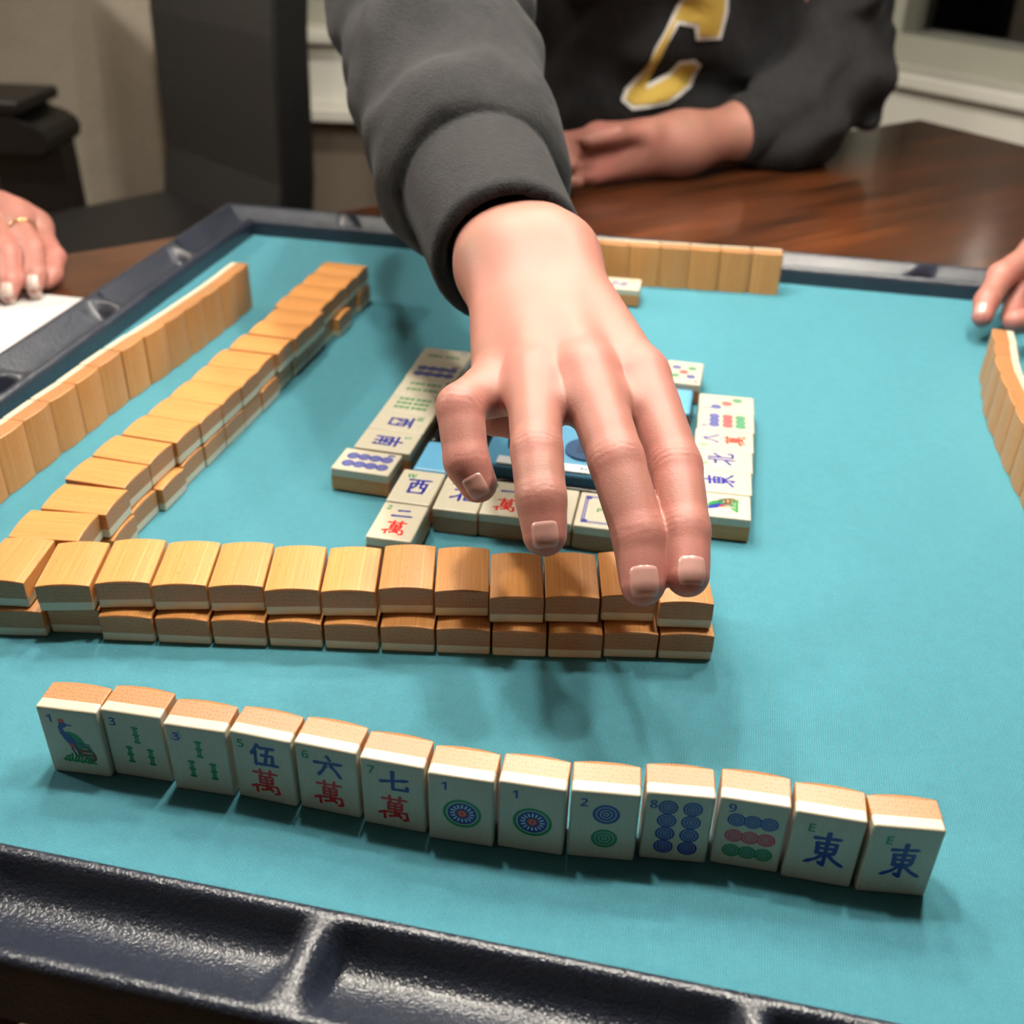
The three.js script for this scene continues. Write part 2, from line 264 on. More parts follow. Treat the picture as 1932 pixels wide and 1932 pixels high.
// ---------------------------------------------------------------- tile faces
const INK = { blue: '#101c82', red: '#cc1510', green: '#057a3c', brown: '#6b3a22' };
function stroke(c, pts, w, col) {                             // a brush stroke: swollen start, thin end
  c.fillStyle = col;
  for (let i = 0; i + 1 < pts.length; i++) {
    const [x0, y0] = pts[i], [x1, y1] = pts[i + 1], n = Math.max(2, Math.ceil(Math.hypot(x1 - x0, y1 - y0) / 1.5));
    for (let k = 0; k <= n; k++) {
      const t = k / n, g = (i + t) / (pts.length - 1), r = w * (0.76 + 0.5 * Math.pow(Math.abs(g - 0.45) * 1.6, 2)) * (g > 0.85 ? 1 - (g - 0.85) * 3 : 1);
      c.beginPath(); c.arc(x0 + (x1 - x0) * t, y0 + (y1 - y0) * t, Math.max(r, w * 0.3), 0, 7); c.fill();
    }
  }
}
const GLYPH = {
  wan: [[[12, 16], [88, 14]], [[34, 4], [36, 26]], [[66, 3], [63, 25]], [[30, 31], [30, 57]], [[30, 31], [71, 30], [69, 57]], [[30, 44], [70, 43]], [[30, 57], [70, 56]], [[50, 31], [50, 84]], [[16, 70], [17, 98]], [[2, 76], [16, 70], [84, 66], [88, 92], [74, 97]], [[34, 86], [64, 79]], [[60, 74], [68, 88]]],
  east: [[[20, 19], [80, 16]], [[27, 33], [30, 60]], [[27, 33], [73, 31], [70, 60]], [[29, 46], [71, 45]], [[30, 60], [70, 59]], [[50, 3], [50, 94], [38, 86]], [[48, 60], [30, 78], [6, 90]], [[53, 60], [74, 78], [96, 90]]],
  north: [[[16, 30], [42, 28]], [[42, 8], [41, 92]], [[8, 76], [42, 58]], [[62, 8], [62, 84], [92, 84], [94, 68]], [[90, 26], [64, 46]]],
  west: [[[8, 16], [92, 13]], [[20, 36], [23, 90]], [[20, 36], [81, 34], [77, 90]], [[23, 88], [78, 87]], [[40, 15], [40, 50], [27, 66]], [[60, 15], [60, 58], [77, 60]]],
  south: [[[12, 22], [88, 20]], [[50, 4], [48, 38]], [[18, 40], [18, 97]], [[18, 40], [82, 38], [80, 94], [70, 90]], [[38, 48], [44, 57]], [[62, 47], [56, 57]], [[33, 61], [67, 60]], [[31, 75], [69, 74]], [[50, 60], [50, 95]]],
  one: [[[6, 52], [94, 46]]], two: [[[24, 30], [76, 26]], [[4, 76], [96, 72]]],
  five: [[[30, 4], [6, 48]], [[20, 34], [19, 97]], [[40, 15], [90, 12]], [[66, 14], [52, 88]], [[44, 48], [82, 46], [78, 88]], [[33, 91], [98, 88]]],
  six: [[[48, 3], [57, 19]], [[4, 36], [96, 30]], [[40, 46], [28, 70], [12, 92]], [[60, 45], [76, 66], [90, 92]]],
  seven: [[[4, 54], [94, 36]], [[44, 6], [43, 84], [92, 82], [92, 66]]],
  eight: [[[40, 18], [30, 56], [8, 88]], [[56, 10], [62, 44], [94, 90]]],
};
const FW = 360, FH = 510;
function glyph(c, name, x, y, w, h, bw, col) { for (const s of GLYPH[name]) stroke(c, s.map(([a, b]) => [x + a / 100 * w, y + b / 100 * h]), bw, col); }
function dot(c, x, y, r, col) {
  c.fillStyle = col; c.beginPath(); c.arc(x, y, r, 0, 7); c.fill();
  c.strokeStyle = '#aab2c2'; c.lineWidth = r * 0.085; for (const k of [0.72, 0.42, 0.16]) { c.beginPath(); c.arc(x, y, r * k, 0, 7); c.stroke(); }
}
function bam(c, x, y, len, col) {
  c.fillStyle = col; const w = len * 0.2;
  c.fillRect(x - w * 0.5, y - len / 2, w, len);
  for (const k of [-0.5, 0, 0.5]) { c.beginPath(); c.ellipse(x, y + k * len * 0.92, w * 0.95, w * 0.45, 0, 0, 7); c.fill(); }
  c.fillStyle = 'rgba(233,226,207,0.55)'; c.fillRect(x - w * 0.1, y - len * 0.36, w * 0.18, len * 0.26); c.fillRect(x - w * 0.1, y + len * 0.1, w * 0.18, len * 0.26);
}
function peacock(c) {
  c.save(); c.translate(FW * 0.52, FH * 0.5); c.scale(1.42, 1.36);
  c.fillStyle = INK.brown; c.beginPath(); c.ellipse(42, 55, 32, 52, -0.45, 0, 7); c.fill();
  c.strokeStyle = '#e6d6b8'; c.lineWidth = 3; for (let i = 0; i < 9; i++) { c.beginPath(); c.arc(30 + (i % 3) * 13, 25 + Math.floor(i / 3) * 24, 7, 0.3, 2.8); c.stroke(); }
  c.fillStyle = INK.green; c.beginPath(); c.ellipse(0, -15, 34, 52, -0.6, 0, 7); c.fill();
  for (let i = 0; i < 5; i++) stroke(c, [[10 + i * 8, 0 + i * 5], [60 + i * 3, 4 + i * 13]], 4, '#16513f');
  c.fillStyle = INK.blue; c.beginPath(); c.ellipse(-22, -18, 20, 46, -0.5, 0, 7); c.fill(); stroke(c, [[-42, -48], [-48, -80], [-34, -98]], 13, INK.blue);
  c.beginPath(); c.arc(-34, -100, 17, 0, 7); c.fill(); stroke(c, [[-30, -100], [2, -98]], 5, INK.blue);
  c.fillStyle = INK.red; for (const [x, y, r] of [[-42, -122, 9], [-30, -124, 8], [-36, -114, 8], [-14, 22, 11], [-22, 12, 8]]) { c.beginPath(); c.arc(x, y, r, 0, 7); c.fill(); }
  stroke(c, [[0, 30], [10, 78]], 7, '#3a2a1c'); stroke(c, [[-18, 36], [-6, 80]], 6, '#3a2a1c');
  for (let i = 0; i < 9; i++) stroke(c, [[-60 + i * 14, 108 + (i % 2) * 4], [-52 + i * 13, 84 - (i % 3) * 9]], 6, INK.green);
  stroke(c, [[-66, 104], [70, 112]], 6, INK.green);
  c.restore();
}
function idxNum(c, s, col, x = 62, y = 112) { c.fillStyle = col; c.font = 'bold 84px sans-serif'; c.textAlign = 'center'; c.fillText(s, x, y); }
const B = INK.blue, G = INK.green, RD = INK.red;
const FACES = {
  peacock: (c) => { idxNum(c, '1', B, 70); peacock(c); },
  bamboo_two: (c) => { idxNum(c, '2', B); bam(c, 185, 170, 130, G); bam(c, 185, 350, 130, G); },
  bamboo_three: (c) => { idxNum(c, '3', B); bam(c, 190, 165, 120, G); bam(c, 130, 325, 120, G); bam(c, 258, 325, 120, G); },
  bamboo_three_smudged: (c) => { idxNum(c, '3', B, 66, 116); c.fillStyle = 'rgba(27,42,138,0.35)'; for (let i = 0; i < 70; i++) { const a = hash(i, 3) * 6.28, r = 6 + hash(i, 9) * 52; c.beginPath(); c.arc(66 + Math.cos(a) * r, 84 + Math.sin(a) * r * 0.8, 2.5 + (i % 3), 0, 7); c.fill(); } bam(c, 190, 165, 120, G); bam(c, 130, 325, 120, G); bam(c, 258, 325, 120, G); },
  bamboo_four: (c) => { idxNum(c, '4', B, 52, 90); for (const x of [120, 245]) for (const y of [180, 345]) bam(c, x, y, 130, G); },
  bamboo_six: (c) => { idxNum(c, '6', B, 46, 86); for (const x of [95, 180, 265]) for (const y of [180, 345]) bam(c, x, y, 130, G); },
  man: (n, ch) => (c) => { idxNum(c, n, G, 62, 108); glyph(c, ch, 110, 62, 165, 165, 13, B); glyph(c, 'wan', 96, 252, 185, 190, 10.5, RD); },
  wind: (n, ch) => (c) => { idxNum(c, n, G, 98, 130); glyph(c, ch, 88, 118, 210, 265, 14, B); },
  dot_one: (c) => {
    idxNum(c, '1', B, 95, 110); const x = 188, y = 275; c.fillStyle = G; c.beginPath(); c.arc(x, y, 106, 0, 7); c.fill(); c.strokeStyle = '#e9e2cf'; c.lineWidth = 5; c.beginPath(); c.arc(x, y, 84, 0, 7); c.stroke();
    c.fillStyle = B; c.beginPath(); c.arc(x, y, 82, 0, 7); c.fill(); c.strokeStyle = '#d9e4ea'; c.lineWidth = 8; for (let i = 0; i < 16; i++) { const a = i * Math.PI / 8; c.beginPath(); c.moveTo(x + Math.cos(a) * 40, y + Math.sin(a) * 40); c.lineTo(x + Math.cos(a) * 66, y + Math.sin(a) * 66); c.stroke(); }
    c.fillStyle = RD; c.beginPath(); c.arc(x, y, 28, 0, 7); c.fill(); c.strokeStyle = '#e9b0a0'; c.lineWidth = 4; c.beginPath(); c.arc(x, y, 15, 0, 7); c.stroke(); },
  dot_two: (c) => { idxNum(c, '2', B, 70, 112); dot(c, 190, 160, 72, B); dot(c, 190, 345, 70, G); },
  dot_three: (c) => { idxNum(c, '3', B); dot(c, 100, 160, 48, B); dot(c, 180, 258, 48, RD); dot(c, 260, 355, 48, G); },
  dot_five: (c) => { idxNum(c, '5', B, 52, 90); dot(c, 105, 160, 46, B); dot(c, 260, 160, 46, G); dot(c, 182, 255, 46, RD); dot(c, 105, 355, 46, G); dot(c, 260, 355, 46, B); },
  dot_eight: (c) => { idxNum(c, '8', B, 46, 112); for (let i = 0; i < 4; i++) { dot(c, 122, 98 + i * 100, 52, B); dot(c, 250, 98 + i * 100, 52, B); } },
  dot_nine: (c) => { idxNum(c, '9', B, 70, 96); for (let i = 0; i < 3; i++) { dot(c, 100 + i * 84, 150, 48, B); dot(c, 100 + i * 84, 270, 48, RD); dot(c, 100 + i * 84, 385, 48, G); } },
  frame: (c) => { c.strokeStyle = B; c.lineWidth = 26; c.strokeRect(62, 70, 236, 370); c.lineWidth = 5; c.strokeStyle = '#e9e2cf'; c.strokeRect(62, 70, 236, 370); c.fillStyle = B; for (const [x, y] of [[75, 83], [285, 83], [75, 427], [285, 427]]) { c.beginPath(); c.arc(x, y, 26, 0, 7); c.fill(); } idxNum(c, 'P', G, 175, 285); },
  blank: () => {},
};
FACES.man_one = FACES.man('1', 'one'); FACES.man_two = FACES.man('2', 'two'); FACES.man_five = FACES.man('5', 'five'); FACES.man_six = FACES.man('6', 'six'); FACES.man_seven = FACES.man('7', 'seven'); FACES.man_eight = FACES.man('8', 'eight');
FACES.east = FACES.wind('E', 'east'); FACES.north = FACES.wind('N', 'north'); FACES.west = FACES.wind('W', 'west'); FACES.south = FACES.wind('S', 'south');
const faceMats = new Map();
function faceMat(name) {
  if (faceMats.has(name)) return faceMats.get(name);
  const cv = document.createElement('canvas'); cv.width = FW; cv.height = FH; const c = cv.getContext('2d');
  c.fillStyle = '#c6bfab'; c.fillRect(0, 0, FW, FH);
  for (let i = 0; i < 260; i++) { c.fillStyle = i % 2 ? 'rgba(250,246,232,0.16)' : 'rgba(205,190,150,0.10)'; const x = rnd() * FW; c.fillRect(x, rnd() * FH, 1.5 + rnd() * 2, 20 + rnd() * 120); }
  FACES[name](c);
  const t = new THREE.CanvasTexture(cv); t.colorSpace = THREE.SRGBColorSpace;
  const m = phys({ map: t, roughness: 0.34, clearcoat: 0.25, clearcoatRoughness: 0.25 }); faceMats.set(name, m); return m;
}

// ---------------------------------------------------------------- tile bodies
const TW = 0.0255, TH = 0.0361, TD = 0.0159, DOME = 0.0013, BONE = 0.0052;      // width, height, thickness with crown, crown, bone layer
const bambooTex = (() => {
  const cv = document.createElement('canvas'); cv.width = 1024; cv.height = 1024; const c = cv.getContext('2d');
  c.fillStyle = '#c7884c'; c.fillRect(0, 0, 512, 1024);
  for (let i = 0; i < 900; i++) { const x = rnd() * 512, l = 200 + rnd() * 900, y = rnd() * 1200 - 300; c.fillStyle = ['rgba(190,120,55,0.20)', 'rgba(245,205,140,0.20)', 'rgba(205,140,70,0.22)', 'rgba(160,95,45,0.16)'][i % 4]; c.fillRect(x, y, 1 + rnd() * 3.2, l); }
  for (let i = 0; i < 26; i++) { c.fillStyle = 'rgba(110,55,20,0.65)'; c.beginPath(); c.ellipse(rnd() * 512, rnd() * 1024, 2.2, 4 + rnd() * 4, 0, 0, 7); c.fill(); }
  c.fillStyle = '#a8784e'; c.fillRect(512, 0, 512, 1024);
  for (let j = 0; j < 54; j++) for (let i = 0; i < 27; i++) {   // end grain: rows of vascular dots
    const x = 512 + (i + (j % 2) * 0.5 + 0.5 * (rnd() - 0.5)) * 19, y = (j + 0.5 * (rnd() - 0.5)) * 19; if (x < 520) continue;
    c.fillStyle = rnd() < 0.55 ? 'rgba(120,66,28,0.5)' : 'rgba(150,90,48,0.42)'; c.beginPath(); c.ellipse(x, y, 5.6, 4.2, rnd() * 3, 0, 7); c.fill();
  }
  const t = new THREE.CanvasTexture(cv); t.colorSpace = THREE.SRGBColorSpace; return t;
})();
const bambooMats = [[1, 1, 1], [0.95, 0.93, 0.9], [1, 0.96, 0.9], [0.92, 0.92, 0.92]].map((c) => phys({ map: bambooTex, color: new THREE.Color(...c), roughness: 0.42, clearcoat: 0.25, clearcoatRoughness: 0.3 }));
function roundedGrid(w, h, z0, z1, r, opt) {                  // a box x in +-w/2, y in 0..h, z in z0..z1, edges rounded by r
  const cut = (a, b, n, lo, hi) => { const s = []; if (lo) s.push(a, a + r * 0.3, a + r); else s.push(a); const a2 = lo ? a + r : a, b2 = hi ? b - r : b; for (let i = 1; i < n; i++) s.push(a2 + (b2 - a2) * i / n); if (hi) s.push(b - r, b - r * 0.3, b); else s.push(b); return s; };
  const xs = cut(-w / 2, w / 2, opt.nx, 1, 1), ys = cut(0, h, 2, 1, 1), zs = cut(z0, z1, 1, opt.lo, opt.hi);
  const pos = [], nor = [], uv = [], idx = [];
  const face = (A, Bs, mk, fn, kind) => {
    const b = pos.length / 3;
    for (const q of Bs) for (const p of A) {
      const v = mk(p, q), c = [Math.max(-w / 2 + r, Math.min(w / 2 - r, v[0])), Math.max(r, Math.min(h - r, v[1])), Math.max(opt.lo ? z0 + r : -9, Math.min(opt.hi ? z1 - r : 9, v[2]))];
      let n = [v[0] - c[0], v[1] - c[1], v[2] - c[2]], l = Math.hypot(...n);
      const o = v.slice();
      if (l > 1e-7) { n = n.map((k) => k / l); for (let k = 0; k < 3; k++) o[k] = c[k] + n[k] * r; } else n = fn.slice();
      if (opt.dome && v[2] < z0 + r * 1.01 && Math.abs(n[2]) > 0.3) { const t = 2 * o[0] / w; o[2] -= opt.dome * (1 - t * t) ; n[0] += -(2 * t * opt.dome * 2 / w) * n[2]; const q2 = Math.hypot(...n); n = n.map((k) => k / q2); }
      pos.push(...o); nor.push(...n); uv.push(...opt.uv(o, kind));
    }
    const na = A.length; for (let j = 0; j + 1 < Bs.length; j++) for (let i = 0; i + 1 < na; i++) { const a = b + j * na + i; idx.push(a, a + 1, a + na, a + 1, a + na + 1, a + na); }
  };
  const rev = (s) => s.slice().reverse();
  face(xs, ys, (p, q) => [p, q, z1], [0, 0, 1], 'front'); face(rev(xs), ys, (p, q) => [p, q, z0], [0, 0, -1], 'back');
  face(rev(zs), ys, (p, q) => [w / 2, q, p], [1, 0, 0], 'side'); face(zs, ys, (p, q) => [-w / 2, q, p], [-1, 0, 0], 'side');
  face(xs, rev(zs), (p, q) => [p, h, q], [0, 1, 0], 'end'); face(xs, zs, (p, q) => [p, 0, q], [0, -1, 0], 'end');
  const g = new THREE.BufferGeometry(); g.setAttribute('position', new THREE.Float32BufferAttribute(pos, 3)); g.setAttribute('normal', new THREE.Float32BufferAttribute(nor, 3)); g.setAttribute('uv', new THREE.Float32BufferAttribute(uv, 2)); g.setIndex(idx); return g;
}
const zF = TD / 2, zJ = zF - BONE, zB = -TD / 2 + DOME;
const boneGeo = roundedGrid(TW, TH, zJ, zF, 0.0011, { nx: 2, lo: 0, hi: 1, uv: (o, k) => k === 'front' ? [0.5 + o[0] / TW, o[1] / TH] : [0.02 + 0.02 * (o[0] / TW + 0.5), 0.02 + 0.3 * o[1] / TH] });
const bambooGeos = [0, 1, 2, 3].map((s) => roundedGrid(TW, TH, zB, zJ, 0.0006, { nx: 10, lo: 1, hi: 0, dome: DOME, uv: (o, k) => k === 'end' ? [0.53 + 0.4 * (o[0] / TW + 0.5) + 0.01 * s, 0.05 + 0.2 * s + (o[2] + TD / 2) / TW * 0.22] : k === 'side' ? [0.02 + 0.1 * s + (o[2] + TD / 2) / TW * 0.3, 0.05 + 0.25 * (s % 3) + o[1] / TH * 0.3] : [0.05 + 0.03 * s + 0.33 * (o[0] / TW + 0.5), 0.04 + 0.2 * s + 0.34 * o[1] / TH] }));
let tileCount = 0;
function tile(face, label, grp) {
  const o = new THREE.Group(); o.name = numbered('mahjong_tile'); scene.add(o); tag(o, label, 'game tile', grp);
  const k = tileCount++;
  mesh('bone_face', boneGeo, faceMat(face), o); mesh('bamboo_back', bambooGeos[(k * 7 + 3) % 4], bambooMats[Math.floor(rnd() * 4)], o);
  return o;
}
const UP = V(0, 1, 0), XAX = V(1, 0, 0);
function stand(o, x, z, deg) { o.position.set(x, 0, z); o.rotation.y = R(deg); }
function lie(o, x, y, z, deg, faceUp) {                       // centre x, z; resting on height y
  const q = new THREE.Quaternion().setFromAxisAngle(UP, R(deg)).multiply(new THREE.Quaternion().setFromAxisAngle(XAX, faceUp ? -Math.PI / 2 : Math.PI / 2));
  const off = V(0, -TH / 2, 0).applyQuaternion(q); o.quaternion.copy(q); o.position.set(x + off.x, y + TD / 2, z + off.z);
}
// the player's own hand of thirteen, standing
const FRONT = [[-0.1738, -0.3167, -7.4], [-0.1477, -0.3153, -9.4], [-0.1207, -0.3083, -9.1], [-0.0938, -0.3043, -13.0], [-0.0677, -0.2992, -12.9], [-0.0416, -0.2924, -11.4], [-0.0155, -0.2859, -9.4], [0.0112, -0.2826, -9.1], [0.0377, -0.2800, -4.8], [0.0652, -0.2798, -5.0], [0.0928, -0.2772, -10.0], [0.1190, -0.2713, -10.5], [0.1451, -0.2670, -4.4]];
const NTH = ['first', 'second', 'third', 'fourth', 'fifth', 'sixth', 'seventh', 'eighth', 'ninth', 'tenth', 'eleventh', 'twelfth', 'thirteenth', 'fourteenth', 'fifteenth', 'sixteenth'];
const HAND = [['peacock', 'standing tile with a peacock and a blue 1, end of the row'], ['bamboo_three', 'standing tile with three green bamboos and a clean blue 3'], ['bamboo_three_smudged', 'standing tile with three green bamboos and a smudged blue 3'],
  ['man_five', 'standing tile with a green number five over two stacked characters'], ['man_six', 'standing tile with a green number six over two stacked characters'], ['man_seven', 'standing tile with a green number seven over two stacked characters'],
  ['dot_one', 'standing tile with one large wheel, beside the green 7 tile'], ['dot_one', 'standing tile with one large wheel, beside the two-circle tile'], ['dot_two', 'standing tile with one blue and one green ringed circle'],
  ['dot_eight', 'standing tile with eight blue ringed circles in two columns'], ['dot_nine', 'standing tile with nine circles in blue, red and green rows'], ['east', 'standing tile with green E and blue character, next to nine circles'], ['east', 'standing tile with green E and blue character, at the row end']];
FRONT.forEach(([x, z, a], i) => stand(tile(HAND[i][0], HAND[i][1], 'tiles of the near standing hand'), x, z, a));
// near wall, two layers, backs up
const WALL_LO = [[-0.2355, -0.4142, 0], [-0.2088, -0.4174, -1], [-0.1821, -0.4122, -1.3], [-0.1549, -0.4114, -2], [-0.1282, -0.4110, -1.5], [-0.1014, -0.4108, -1.7], [-0.0746, -0.4100, -1.5], [-0.0478, -0.4093, -1.5], [-0.0214, -0.4087, -1.0], [0.0052, -0.4079, -1], [0.0316, -0.4076, -0.2], [0.0580, -0.4089, -0.5], [0.0845, -0.4086, -0.8]];
const WALL_UP = [[-0.2405, -0.4165, -2.0], [-0.2108, -0.4142, 3.5], [-0.1838, -0.4177, 3.5], [-0.1567, -0.4169, 2.9], [-0.1301, -0.4171, 3.0], [-0.1034, -0.4152, 3], [-0.0765, -0.4153, 1.6], [-0.0497, -0.4184, 1.5], [-0.0231, -0.4174, 1.4], [0.0030, -0.4134, 0.9], [0.0293, -0.4147, 0.2], [0.0560, -0.4166, 0], [0.0830, -0.4125, -1.2]];
WALL_LO.forEach(([x, z, a], i) => lie(tile('blank', `face-down lower tile of the near wall, ${NTH[12 - i]} from the end under the fingertips`, 'lower tiles of the near wall'), x, 0, z, a, false));
WALL_UP.forEach(([x, z, a], i) => lie(tile('blank', `face-down upper tile of the near wall, ${NTH[12 - i]} from the end under the fingertips`, 'upper tiles of the near wall'), x, TD + 0.0001, z, a, false));
// long wall on the left, two layers
const LW = [[-0.2325, -0.4475, -4.0, -6], [-0.2259, -0.4731, -8.0, 1], [-0.2235, -0.5012, -13.0, 1.5], [-0.2176, -0.5271, -14.0, 5], [-0.2092, -0.5526, -14.5, 0.5], [-0.2019, -0.5772, -14.5, 0], [-0.1955, -0.6021, -13.5, 0], [-0.1891, -0.6270, -13.0, -0.5], [-0.1843, -0.6523, -12.0, 1], [-0.1765, -0.6788, -12.0, -3], [-0.1690, -0.7053, -13.5, -4], [-0.1629, -0.7303, -12.5, -4], [-0.1607, -0.7560, -12.5, -1], [-0.1553, -0.7811, -13.0, 4.5], [-0.1492, -0.8061, -12.5, -1], [-0.1433, -0.8310, -12.5, 1]];
LW.forEach(([x, z, a, out], i) => {
  lie(tile('blank', `face-down upper tile of the slanting wall, ${NTH[i]} from the corner with the near wall`, 'upper tiles of the slanting wall'), x, TD + 0.0001, z, a + 90, false);
  const y = Math.max(a, -13.2), k = out / 1000; if (i) lie(tile('blank', `face-down lower tile of the slanting wall, ${NTH[i]} from the corner with the near wall`, 'lower tiles of the slanting wall'), x + Math.cos(R(y)) * k, 0, z - Math.sin(R(y)) * k, (i < 3 ? a : y) + 90, false);
  else lie(tile('blank', `face-down lower tile of the slanting wall, ${NTH[i]} from the corner with the near wall`, 'lower tiles of the slanting wall'), x - 0.004, 0, z - 0.0005, a + 90, false);
});
// other players' standing tiles, backs to us
const LSTAND = [[-0.3029, -0.5115, -14.7], [-0.2968, -0.5369, -14.7], [-0.2909, -0.5620, -13.4], [-0.2844, -0.5872, -16.2], [-0.2784, -0.6125, -12.8], [-0.2727, -0.6381, -14.6], [-0.2655, -0.6636, -15.6], [-0.2577, -0.6881, -16.1], [-0.2506, -0.7127, -16.2], [-0.2439, -0.7376, -15.0], [-0.2373, -0.7624, -14.3], [-0.2314, -0.7875, -12.9], [-0.2263, -0.8127, -11.9]];
LSTAND.forEach(([x, z, a], i) => stand(tile('blank', `upright tile, bamboo back out, ${NTH[12 - i]} from the far rim in the row beside the paper`, 'standing tiles by the paper'), x, z, a - 90));
const FAR = [[0.2129, -0.8851, -7.8], [0.1867, -0.8882, -6.7], [0.1609, -0.8914, -7.8], [0.1353, -0.8947, -6.4], [0.1098, -0.8973, -6.5], [0.0843, -0.9003, -7.0], [0.0589, -0.9033, -7.0], [0.0335, -0.9062, -7.0]];
FAR.forEach(([x, z, a], i) => stand(tile('blank', `upright tile, bamboo back out, ${NTH[i]} from the open end of the hooded player row`, 'standing tiles of the hooded player'), x, z, a + 180));
const RIGHT = [[0.3486, -0.7109, -15.4], [0.3407, -0.6862, -17.5], [0.3330, -0.6615, -15.1], [0.3274, -0.6359, -11.0], [0.3226, -0.6107, -11.5], [0.3180, -0.5852, -9.3], [0.3143, -0.5598, -9.0], [0.3108, -0.5343, -8.0]];
RIGHT.forEach(([x, z, a], i) => stand(tile('blank', `upright tile, bamboo back out, ${NTH[i]} from the fingers in the curved row`, 'standing tiles in the curved row'), x, z, a + 90));
// discards, faces up, round the dealer tray
const DISC = [
  ['bamboo_two', -0.0507, -0.6971, -12.5, -90, 'face-up tile with two green bamboos, far end of its column'], ['dot_eight', -0.0557, -0.6719, -12.5, -90, 'face-up tile with eight blue circles between two green bamboo tiles'],
  ['bamboo_four', -0.0607, -0.6468, -12.5, -90, 'face-up tile with four green bamboos'], ['bamboo_six', -0.0660, -0.6218, -12.5, -90, 'face-up tile with six green bamboos'],
  ['west', -0.0715, -0.5968, -12.5, -90, 'face-up tile with green W, beside the six-bamboo tile'], ['south', -0.0771, -0.5718, -12.5, -90, 'face-up tile with green S and blue character'],
  ['dot_eight', -0.0868, -0.5456, -13.1, -90, 'face-up tile with eight blue circles, jutting out of its column'],
  ['west', -0.0549, -0.5180, -11.4, 0, 'face-up tile with green W, beside the tray corner and two-character tile'], ['man_two', -0.0618, -0.4815, -10.7, 0, 'face-up tile with two blue strokes above a red character'],
  ['north', -0.0287, -0.5110, -10, 0, 'face-up tile with green N, under the curled little finger'], ['man_one', -0.0028, -0.5072, -10.0, 0, 'face-up tile with one blue stroke above a red character'],
  ['blank', 0.0230, -0.5024, -10.0, 0, 'blank-looking face-up tile under the ring finger'], ['frame', 0.0488, -0.4972, -10.0, 0, 'face-up tile with a blue rectangular frame'],
  ['dot_three', 0.1405, -0.6330, -9.0, 90, 'face-up tile with three circles in a diagonal'], ['dot_nine', 0.1362, -0.6078, -9.0, 90, 'face-up tile with nine circles in three colours, lying flat'], ['man_eight', 0.1312, -0.5826, -9.0, 90, 'face-up tile with green 8 and a red character'],
  ['north', 0.1262, -0.5575, -9.0, 90, 'face-up tile with green N, between the 8 and E tiles'], ['east', 0.1212, -0.5323, -9.0, 90, 'face-up tile with green E, lying flat beside the peacock tile'], ['peacock', 0.1160, -0.5063, -9.0, 90, 'face-up tile with a peacock, lying flat at its column end'],
  ['dot_five', 0.1183, -0.6812, -12.1, 180, 'face-up tile with five circles at the far tray corner'], ['dot_two', 0.0922, -0.6862, -11, 180, 'face-up tile beside the five-circle tile, mostly under the hand'],
  ['north', 0.0854, -0.8544, -9, -90, 'lone face-up tile lying before the row of the hooded player']];
for (const [f, x, z, a, t, label] of DISC) lie(tile(f, label, 'face-up discarded tiles'), x, 0, z, a + t, true);

// ---------------------------------------------------------------- dealer tray in the middle
{
  const u = -0.087, v = 0.5955, c = Math.cos(R(11.3)), s = Math.sin(R(11.3));
  const o = group('dealer_tray', u * c + v * s, 0, u * s - v * c, R(-11.3)); tag(o, 'light blue and black plastic tray in the middle of the discards', 'game tray');
  mesh('base', box(0.158, 0.006, 0.15, 0, 0.003, 0, 0.002), M.black, o);
  for (const [sx, sz] of [[-1, -1], [1, -1], [-1, 1], [1, 1]]) mesh('corner_block', box(0.04, 0.013, 0.036, sx * 0.058, 0.0066, sz * 0.0565, 0.002), M.blue, o);
  for (const sx of [-1, 1]) { const w = mesh('side_tray', merged([box(0.004, 0.012, 0.072, sx * 0.076, 0.006, 0, 0.0015), box(0.004, 0.012, 0.072, sx * 0.044, 0.006, 0, 0.0015)]), M.black, o); mesh('rivet', new THREE.SphereGeometry(0.002, 10, 8).translate(sx * 0.06, 0.007, 0.01), M.white, w); }
  for (const sz of [-1, 1]) mesh('end_tray', box(0.07, 0.013, 0.004, 0, 0.0065, sz * 0.073, 0.0015), M.black, o);
  const p = mesh('center_panel', box(0.082, 0.012, 0.118, 0, 0.008, 0, 0.003), M.blue, o);
  const slot = mesh('slot', box(0.026, 0.003, 0.012, -0.022, 0.0145, 0.026, 0.001), M.black, p); slot.rotation.y = R(12);
  mesh('badge', new THREE.CylinderGeometry(0.0135, 0.0135, 0.002, 32).translate(0.020, 0.0145, 0.03), M.navy, p);
  const txt = (t, w, h, x, z, turn, bg, fg) => {
    const cv = document.createElement('canvas'); cv.width = 256; cv.height = Math.round(256 * h / w); const q = cv.getContext('2d'); q.fillStyle = bg; q.fillRect(0, 0, 256, cv.height); q.fillStyle = fg; q.textAlign = 'center';
    q.font = 'bold ' + Math.round(cv.height * 0.7) + 'px sans-serif'; t.forEach((ch, i) => { q.save(); q.translate(256 * (i + 0.5) / t.length, cv.height / 2); q.rotate(Math.PI / 2); q.textBaseline = 'middle'; q.fillText(ch, 0, 0); q.restore(); });
    const tx = new THREE.CanvasTexture(cv); tx.colorSpace = THREE.SRGBColorSpace; const g = box(w, 0.001, h); const m = mesh('number_strip', g, std({ map: tx, roughness: 0.5 }), p); m.position.set(x, 0.0142, z); m.rotation.y = turn; return m;
  };
  txt([' ', '2'], 0.07, 0.0085, 0.004, 0.0535, 0, '#dfe4e6', '#123a66');
  const bm = txt(['F'], 0.012, 0.012, 0.020, 0.03, 0, '#06284f', '#f0f4f8'); bm.position.y = 0.0152; bm.name = 'badge_letter';
}

